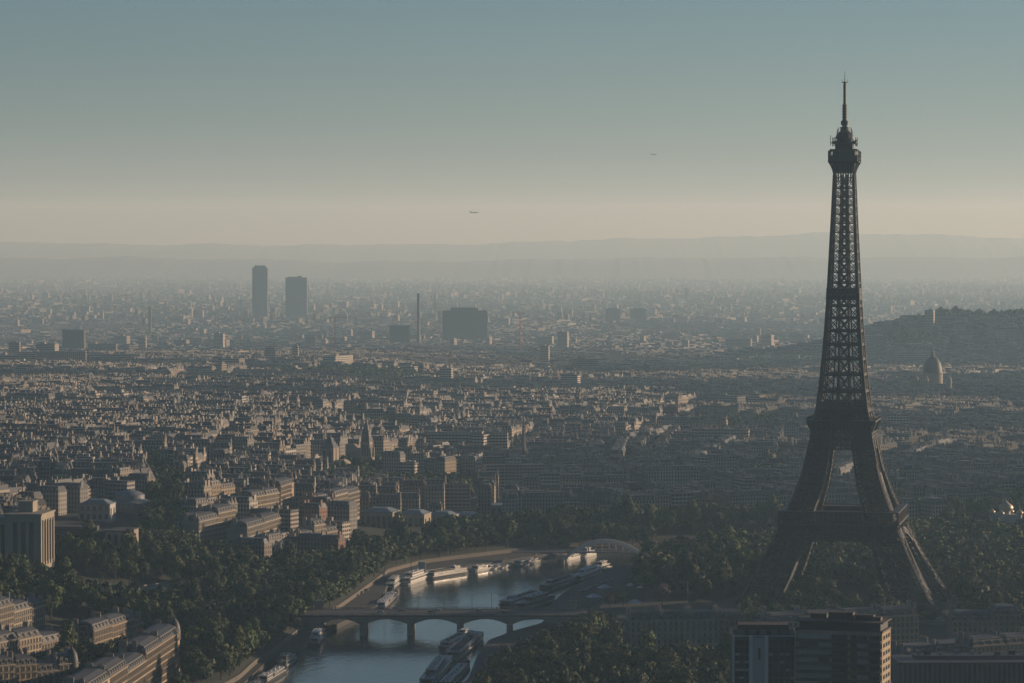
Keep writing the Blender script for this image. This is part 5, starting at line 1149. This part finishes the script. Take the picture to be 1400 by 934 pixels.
# ---------------------------------------------------------------- which houses and trees show largest: count pixels front to back
def occlusion():
    S_ = 2; Wd, Hd = 700, 467; buf = np.zeros((Hd, Wd), bool)
    items = []
    for i, b in enumerate(CITY):
        if b[1] < 5000: items.append((b[1], 'b', i))
    for i, t in enumerate(TREES): items.append((t[1], 't', i))
    for t, w_, d, h in HOUSES: items.append((t.location.y, 'h', (t.location.x, t.location.z, w_, h)))
    items.append((2000, 'h', (TX, 0, 60, 116))); items.append((1262, 'h', (at(1156, 850, 1262).x, 0, 36, 76))); items.append((1270, 'h', (at(1046, 870, 1270).x, 0, 26, 69)))
    items.sort(key=lambda q: q[0]); vis = {}
    for y, k, i in items:
        if k == 'b':
            b = CITY[i]; hw_ = (abs(b[4] * math.cos(b[3])) + abs(b[5] * math.sin(b[3]))) / 2; x, z0, z1 = b[0], b[2], b[2] + b[6] + 4
        elif k == 't':
            t = TREES[i]; x, z0, z1, hw_ = t[0], t[2] + 2, t[2] + 15 * t[4], 5 * t[4]
        else: x, z0, z1, hw_ = i[0], i[1], i[1] + i[3] + 4, i[2] * .45
        u0, v1 = pix(x - hw_, y, z0); u1, v0 = pix(x + hw_, y, z1)
        a0, a1, c0, c1 = max(0, int(u0 / S_)), min(Wd, int(u1 / S_) + 1), max(0, int(v0 / S_)), min(Hd, int(v1 / S_) + 1)
        if a0 >= a1 or c0 >= c1: continue
        sub = buf[c0:c1, a0:a1]
        if k != 'h': vis[(k, i)] = int((~sub).sum())
        sub[:] = True
    return vis
VIS = occlusion()
NB, NT = 215, 292
top_b = [i for (k, i), v in sorted(VIS.items(), key=lambda q: -q[1]) if k == 'b'][:NB]
top_t = [i for (k, i), v in sorted(VIS.items(), key=lambda q: -q[1]) if k == 't' and TREES[i][3] not in ('blossom', 'autumn')][:NT] + [i for i, t in enumerate(TREES) if t[3] in ('blossom', 'autumn')]
print('CITY', len(CITY), 'SUB', len(SUB), 'TREES', len(TREES))
# ---------------------------------------------------------------- the many houses past the nearest ones: one object
def city_mesh(name, B, matnames, chim=True):
    N = len(B); A = np.array([b[:7] for b in B], np.float64); kind = np.array([b[7] for b in B]); tn = np.array([b[8] for b in B], np.float32)
    x, y, z, an, w_, d, h = A.T; c, s = np.cos(an), np.sin(an); flat = kind == 2
    V, Fq, Mi, UV, T = [], [], [], [], []; nv = 0
    def quadbox(cx, cyy, hx, hy, z0, z1, ix, mi_side, mi_top, tint, uvh=None, top=True, ttop=None):
        nonlocal nv
        n_ = len(cx); P = np.zeros((n_, 8, 3))
        for k, (sx, sy) in enumerate(((-1, -1), (1, -1), (1, 1), (-1, 1))):
            for l, (zz, q) in enumerate(((z0, 0), (z1, 1))):
                lx = cx + sx * (hx - ix * q); ly = cyy + sy * (hy - np.minimum(ix * q, hy - .2))
                P[:, k + 4 * l, 0] = gx + lx * gc - ly * gs; P[:, k + 4 * l, 1] = gy + lx * gs + ly * gc; P[:, k + 4 * l, 2] = zz
        base = nv + np.arange(n_)[:, None] * 8; nv += 8 * n_; V.append(P.reshape(-1, 3))
        for k in range(4):
            l = (k + 1) % 4; Fq.append(base + np.array([[k, l, 4 + l, 4 + k]])); Mi.append(mi_side); T.append(tint)
            ln = 2 * (hx if k % 2 == 0 else hy) * np.ones(n_); u = np.zeros((n_, 4, 2)); u[:, 1, 0] = ln; u[:, 2, 0] = ln
            if uvh is not None: u[:, 2, 1] = uvh; u[:, 3, 1] = uvh
            UV.append(u)
        if top: Fq.append(base + np.array([[4, 5, 6, 7]])); Mi.append(mi_top); T.append(tint if ttop is None else ttop); UV.append(np.zeros((n_, 4, 2)))
    def fi(v): return v.astype(np.int32)
    gx, gy, gc, gs = x, y, c, s; o = np.zeros(N)
    one = np.ones((N, 3), np.float32); rt = one * (0.75 + .5 * rng.random((N, 1), dtype=np.float32)); rt[flat] *= 1.3
    rm = fi(np.where(kind == 1, 2, 1)); wm = fi(np.where(flat, 3, 0))
    quadbox(o, o, w_ / 2, d / 2, z - 4, z + h, 0, wm, rm, tn, h, ttop=rt)
    mh_ = np.where(flat, .0, 3.6); i2 = np.where(flat, .3, 1.4)
    ns = ~flat
    if ns.any():
        gx, gy, gc, gs = x[ns], y[ns], c[ns], s[ns]; oo = o[ns]
        quadbox(oo, oo, w_[ns] / 2 - .1, d[ns] / 2 - .1, (z + h)[ns] + .05, (z + h)[ns] + 3.6, i2[ns], rm[ns], rm[ns], rt[ns])
        if chim:
            ns = ns & (y < 6800); gx, gy, gc, gs = x[ns], y[ns], c[ns], s[ns]
            for e in (-1, 1, -.35, .4, -1, 1):
                hh_ = rng.uniform(.7, 2.6, ns.sum()); ly = rng.uniform(-.3, .3, ns.sum()) * d[ns]; L2 = rng.uniform(.4, 1.5, ns.sum())
                quadbox(e * (w_[ns] / 2 - .45), ly, np.full(ns.sum(), .36), L2, (z + h)[ns], (z + h)[ns] + 3.6 + hh_, 0, fi(np.full(ns.sum(), 4)), fi(np.full(ns.sum(), 4)), tn[ns])
    if flat.any():
        gx, gy, gc, gs = x[flat], y[flat], c[flat], s[flat]; n_ = flat.sum()
        quadbox(rng.uniform(-.2, .2, n_) * w_[flat], rng.uniform(-.15, .15, n_) * d[flat], np.minimum(4, w_[flat] * .22), np.minimum(3, d[flat] * .25), (z + h)[flat], (z + h)[flat] + rng.uniform(1.5, 3.5, n_), 0, fi(np.full(n_, 4)), fi(np.full(n_, 1)), tn[flat])
    Vv = np.concatenate(V).astype(np.float32); Ff = np.concatenate(Fq).astype(np.int32); Mm = np.concatenate(Mi); Uu = np.concatenate(UV).astype(np.float32); Tt = np.concatenate(T)
    me = bpy.data.meshes.new(name); nF = len(Ff)
    me.vertices.add(len(Vv)); me.vertices.foreach_set('co', Vv.ravel()); me.loops.add(nF * 4); me.loops.foreach_set('vertex_index', Ff.ravel())
    me.polygons.add(nF); me.polygons.foreach_set('loop_start', np.arange(0, nF * 4, 4, dtype=np.int32)); me.polygons.foreach_set('material_index', Mm.astype(np.int32))
    for mname in matnames: me.materials.append(M[mname])
    u = me.uv_layers.new(name='UVMap'); u.data.foreach_set('uv', Uu.ravel())
    at_ = me.attributes.new('tint', 'FLOAT_COLOR', 'FACE'); col = np.ones((nF, 4), np.float32); col[:, :3] = Tt; at_.data.foreach_set('color', col.ravel())
    me.update(calc_edges=True); me.validate(); me.shade_flat()
    o_ = link(name, me); o_['kind'] = 'stuff'; return o_
CM = ['wall_far', 'roof', 'slate', 'modern', 'chimney']
tb = set(top_b)
tag(city_mesh('city_houses', [b for i, b in enumerate(CITY) if i not in tb], CM), 'dense mass of stone houses and roofs of the city beyond the river')
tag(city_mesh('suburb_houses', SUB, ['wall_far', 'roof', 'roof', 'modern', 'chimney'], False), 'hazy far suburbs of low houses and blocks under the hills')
# ---------------------------------------------------------------- the nearer houses one by one
AUTO = []
def tone_word(t):
    l = sum(t) / 3; r = t[0] / t[2]
    if l > 1.2: return 'off-white'
    if r > 1.7: return 'brick red'
    if l < .74: return 'brown'
    if r > 1.32: return 'sandy'
    return 'grey' if r < 1.02 else 'cream'
for i in top_b:
    x, y, z, an, w_, d, h, k, tn = CITY[i]
    t = thing('city_house', None, 'house', (x, y, z), an, 'houses of the city nearest the river'); 
    m = MB(); m.box(0, 0, -4, h, w_, d, 0, 0, 1, tint=tn); m.build('wall', ['modern' if k == 2 else 'wall', 'roof'], t)
    rn = 'slate' if k == 1 else 'roof'
    if k < 2:
        m = MB(); m.box(0, 0, h, h + .4, w_ + .5, d + .7, bottom=True, tint=(1.3, 1.25, 1.15)); P0 = rect(0, 0, w_ - .1, d - .1); P1 = rect(0, 0, w_ - 2.6, d - 2.6)
        for q in range(4): l = (q + 1) % 4; m.face([(*P0[q], h + .4), (*P0[l], h + .4), (*P1[l], h + 3.7), (*P1[q], h + 3.7)])
        m.face([(*p, h + 3.7) for p in P1], tint=(1.2, 1.2, 1.2))
        n_ = max(2, int(w_ / 3.2))
        for q in range(n_):
            for s in (-1, 1): m.box(-w_ / 2 + w_ * (q + .5) / n_, s * (d / 2 - .8), h + .6, h + 2.5, 1.3, 1.3, 0, 1, tint=tn)
        rf = m.build('roof', [rn, 'wall_plain'], t)
        for s in (-1, 1):
            for yy in (-.22, .2):
                if random.random() < .75: chimney(rf, s * (w_ / 2 - .5), yy * d, h + .3, h + 3.7 + random.uniform(.8, 2.6), .75, random.uniform(1.4, 3.2), tn)
    else:
        m = MB(); m.box(0, 0, h - .05, h + .6, w_ + .3, d + .3, bottom=True, tint=(.8, .8, .8)); rf = m.build('roof', 'roof', t)
        for q in range(2): m = MB(); m.box(random.uniform(-.3, .3) * w_, random.uniform(-.2, .2) * d, h + .6, h + random.uniform(2, 3.6), 3 + q, 2.6, tint=tn); m.build('roof_shed', 'chimney', rf)
    tall = 'tall' if h > 22.5 else 'low' if h < 14 else 'broad' if w_ > 24 else 'narrow' if w_ < 14 else ''
    q = pix(x, y, z + h); AUTO.append((t, q[0], q[1], [tall, tone_word(tn), 'flat roofed block' if k == 2 else 'house with slate mansard' if k == 1 else 'house with zinc roof']))
# ---------------------------------------------------------------- tree shapes
def crown_arrays(seed, nleaf, size, H=14.0, R=5.6, slim=1.0, nclump=16):
    r = np.random.default_rng(seed); C = []
    for k in range(nclump):
        u = r.normal(size=3); u /= np.linalg.norm(u); rad = r.uniform(.3, .8)
        C.append((u[0] * R * rad * slim, u[1] * R * rad * slim, H * .60 + u[2] * H * .33 * (rad + .1), r.uniform(.34, .56) * R))
    C = np.array(C); idx = r.integers(0, nclump, nleaf); u = r.normal(size=(nleaf, 3)); u /= np.linalg.norm(u, axis=1)[:, None]
    rad = C[idx, 3] * r.uniform(.75, 1.08, nleaf); ctr = C[idx, :3] + u * rad[:, None] * np.array([1, 1, .85]); ctr[:, 2] = np.maximum(ctr[:, 2], 2.4)
    n = u + r.normal(size=(nleaf, 3)) * .4; n /= np.linalg.norm(n, axis=1)[:, None]
    a = np.cross(n, r.normal(size=(nleaf, 3))); a /= np.linalg.norm(a, axis=1)[:, None]; b = np.cross(n, a)
    sz = size * r.uniform(.6, 1.3, nleaf)[:, None]
    V = np.stack([ctr - a * sz, ctr - b * sz * .7, ctr + a * sz, ctr + b * sz * .7], 1)
    T = np.ones((nleaf, 3)) * (r.uniform(.75, 1.25, nleaf) * r.uniform(.85, 1.15, nclump)[idx])[:, None]; T[:, 0] *= r.uniform(.9, 1.2, nleaf)
    return V.astype(np.float32), T.astype(np.float32)
def quads_mesh(name, V, T, mats):
    nF = len(V); me = bpy.data.meshes.new(name); me.vertices.add(nF * 4); me.vertices.foreach_set('co', V.reshape(-1)); me.loops.add(nF * 4); me.loops.foreach_set('vertex_index', np.arange(nF * 4, dtype=np.int32))
    me.polygons.add(nF); me.polygons.foreach_set('loop_start', np.arange(0, nF * 4, 4, dtype=np.int32))
    for m in mats: me.materials.append(M[m])
    at_ = me.attributes.new('tint', 'FLOAT_COLOR', 'FACE'); c = np.ones((nF, 4), np.float32); c[:, :3] = T; at_.data.foreach_set('color', c.ravel()); me.update(calc_edges=True); return me
def trunk_mesh(seed, H=14.0):
    r = random.Random(seed); m = MB(); m.lathe((0, 0, 0), [(.5, -1), (.36, .8), (.3, 3.2), (.22, 6), (.1, 9)], 8)
    for k in range(6):
        a_ = r.uniform(0, 6.28); z0 = r.uniform(2.6, 6); L_ = r.uniform(2.4, 4); m.beam((0, 0, z0), (L_ * math.cos(a_), L_ * math.sin(a_), z0 + r.uniform(2, 4.5)), .16)
    o = m.build('trunk', 'bark'); me = o.data; bpy.data.objects.remove(o); return me
NPR = 7
protos_t = [(quads_mesh('crown', *crown_arrays(100 + k, 2600, .47, slim=(1, 1, .9, 1.1, .7, 1.05, .85)[k], nclump=(10, 9, 12, 13, 8, 11, 10)[k]), ['foliage']), trunk_mesh(k), (1, 1, .9, 1.1, .7, 1.05, .85)[k]) for k in range(NPR)]
GREEN = [('dark green', (.62, .72, .75)), ('deep green', (.8, .88, .8)), ('mid green', (1.0, 1.0, 1.0)), ('olive', (1.35, 1.1, .8)), ('fresh green', (1.5, 1.55, 1.0))]
tt = set(top_t)
for i in top_t:
    x, y, z, nm, s_ = TREES[i]; k = random.randrange(NPR)
    tone, col_ = random.choices(GREEN, (2, 3, 4, 2, 2))[0]
    if nm == 'blossom': tone, col_ = 'pink blossoming', (3.2, 1.45, 4.2)
    if nm == 'autumn': tone, col_ = 'rusty yellow', (2.4, 1.25, .8)
    t = thing('tree', None, 'tree', (x, y, z), random.uniform(0, 6.28), 'trees of the banks and gardens')
    sc = (s_ * random.uniform(.92, 1.08), s_ * random.uniform(.92, 1.08), s_ * random.uniform(.82, 1.2) * (1.35 if k == 4 else 1.0)); t.scale = sc
    cr = link('crown', protos_t[k][0], t); cr.color = (*col_, 1); link('trunk', protos_t[k][1], t)
    shp = 'small' if s_ < .85 else 'slim' if k == 4 else 'large' if s_ > 1.15 else 'broad' if k in (3, 5) else 'round'
    q = pix(x, y, z + 8); AUTO.append((t, q[0], q[1], [shp, tone, 'tree']))
# the trees behind, seen as one mass
lod = [crown_arrays(200 + k, 520, 1.0) for k in range(5)]; lod2 = [crown_arrays(300 + k, 90, 2.2, nclump=9) for k in range(4)]
VV, TT = [], []
def add_tree(x, y, z, s_, lib):
    V, T = lib[random.randrange(len(lib))]; a_ = random.uniform(0, 6.28); c, s = math.cos(a_), math.sin(a_); W_ = V * s_
    o = np.empty_like(W_); o[..., 0] = W_[..., 0] * c - W_[..., 1] * s + x; o[..., 1] = W_[..., 0] * s + W_[..., 1] * c + y; o[..., 2] = W_[..., 2] + z
    VV.append(o); TT.append(T * np.array(random.choice(GREEN)[1]))
for i, t in enumerate(TREES):
    if i not in tt: add_tree(t[0], t[1], t[2], t[4], lod if t[1] < 3300 else lod2)
# street and courtyard trees in the city, woods under the hills
CX_ = np.array([(b[0], b[1]) for b in CITY])
for x_, y_, s_ in CTREES: add_tree(x_, y_, gzf(x_, y_), s_, lod2)
for _ in range(3400):
    y = 8300 + random.random() * 19000; x = random.uniform(-1, 1) * .165 * y
    if math.sin(x / 500. + .5) * math.sin(y / 620. + 1.2) < .05: continue
    add_tree(x, y, gzf(x, y) - 2, random.uniform(1.0, 2.0), lod2)
for _ in range(420):
    x = random.uniform(700, 1250); y = 6600 + random.random() * 500; add_tree(x, y, gzf(x, y) - 1, random.uniform(.9, 1.6), lod2)
ob = link('tree_mass', quads_mesh('tree_mass', np.concatenate(VV), np.concatenate(TT), ['foliage'])); ob['kind'] = 'stuff'; tag(ob, 'green mass of trees in parks and streets farther off')
# ---------------------------------------------------------------- labels for the many: look, then nearest landmark, then how near
ORD = ['nearest', 'second nearest', 'third nearest', 'fourth nearest', 'fifth nearest', 'sixth nearest', 'seventh nearest', 'eighth nearest', 'ninth nearest', 'tenth nearest', 'eleventh nearest', 'twelfth nearest']
lm('the church marquee tent' if 0 else 'the white marquee', 1041, 742); lm('the iron tower', 1153, 700); lm('the white passenger ship', 566, 793); lm('the sunlit tour boat', 640, 885)
lm('the right frame edge', 1398, 780); lm('the left frame edge', 2, 700); lm('the bottom frame edge', 800, 932); lm('the long hall', 1330, 915); lm('the pale museum pavilion', 519, 710)
lm('the left bank barges', 385, 915); lm('the landing stage', 802, 790); lm('the long palace terrace', 110, 735); lm('the far curved quay', 650, 765)
buck = {}
for a_ in AUTO:
    t, px, py, look = a_; best = min(LM, key=lambda l: (l[1] - px) ** 2 + 2.2 * (l[2] - py) ** 2); dx, dy = px - best[1], py - best[2]
    rel = ('right of' if dx > 0 else 'left of') if abs(dx) > 1.3 * abs(dy) else ('beyond' if dy < 0 else 'in front of')
    if 'frame edge' in best[0]: rel = 'at'
    buck.setdefault((' '.join(w_ for w_ in look if w_), rel, best[0]), []).append((math.hypot(dx, dy), t))
for (lk, rel, ph), L_ in buck.items():
    L_.sort(key=lambda q: q[0])
    for k, (_, t) in enumerate(L_): t['label'] = f'{lk}, {ORD[min(k, 11)] + " " if len(L_) > 1 or True else ""}{rel} {ph}'
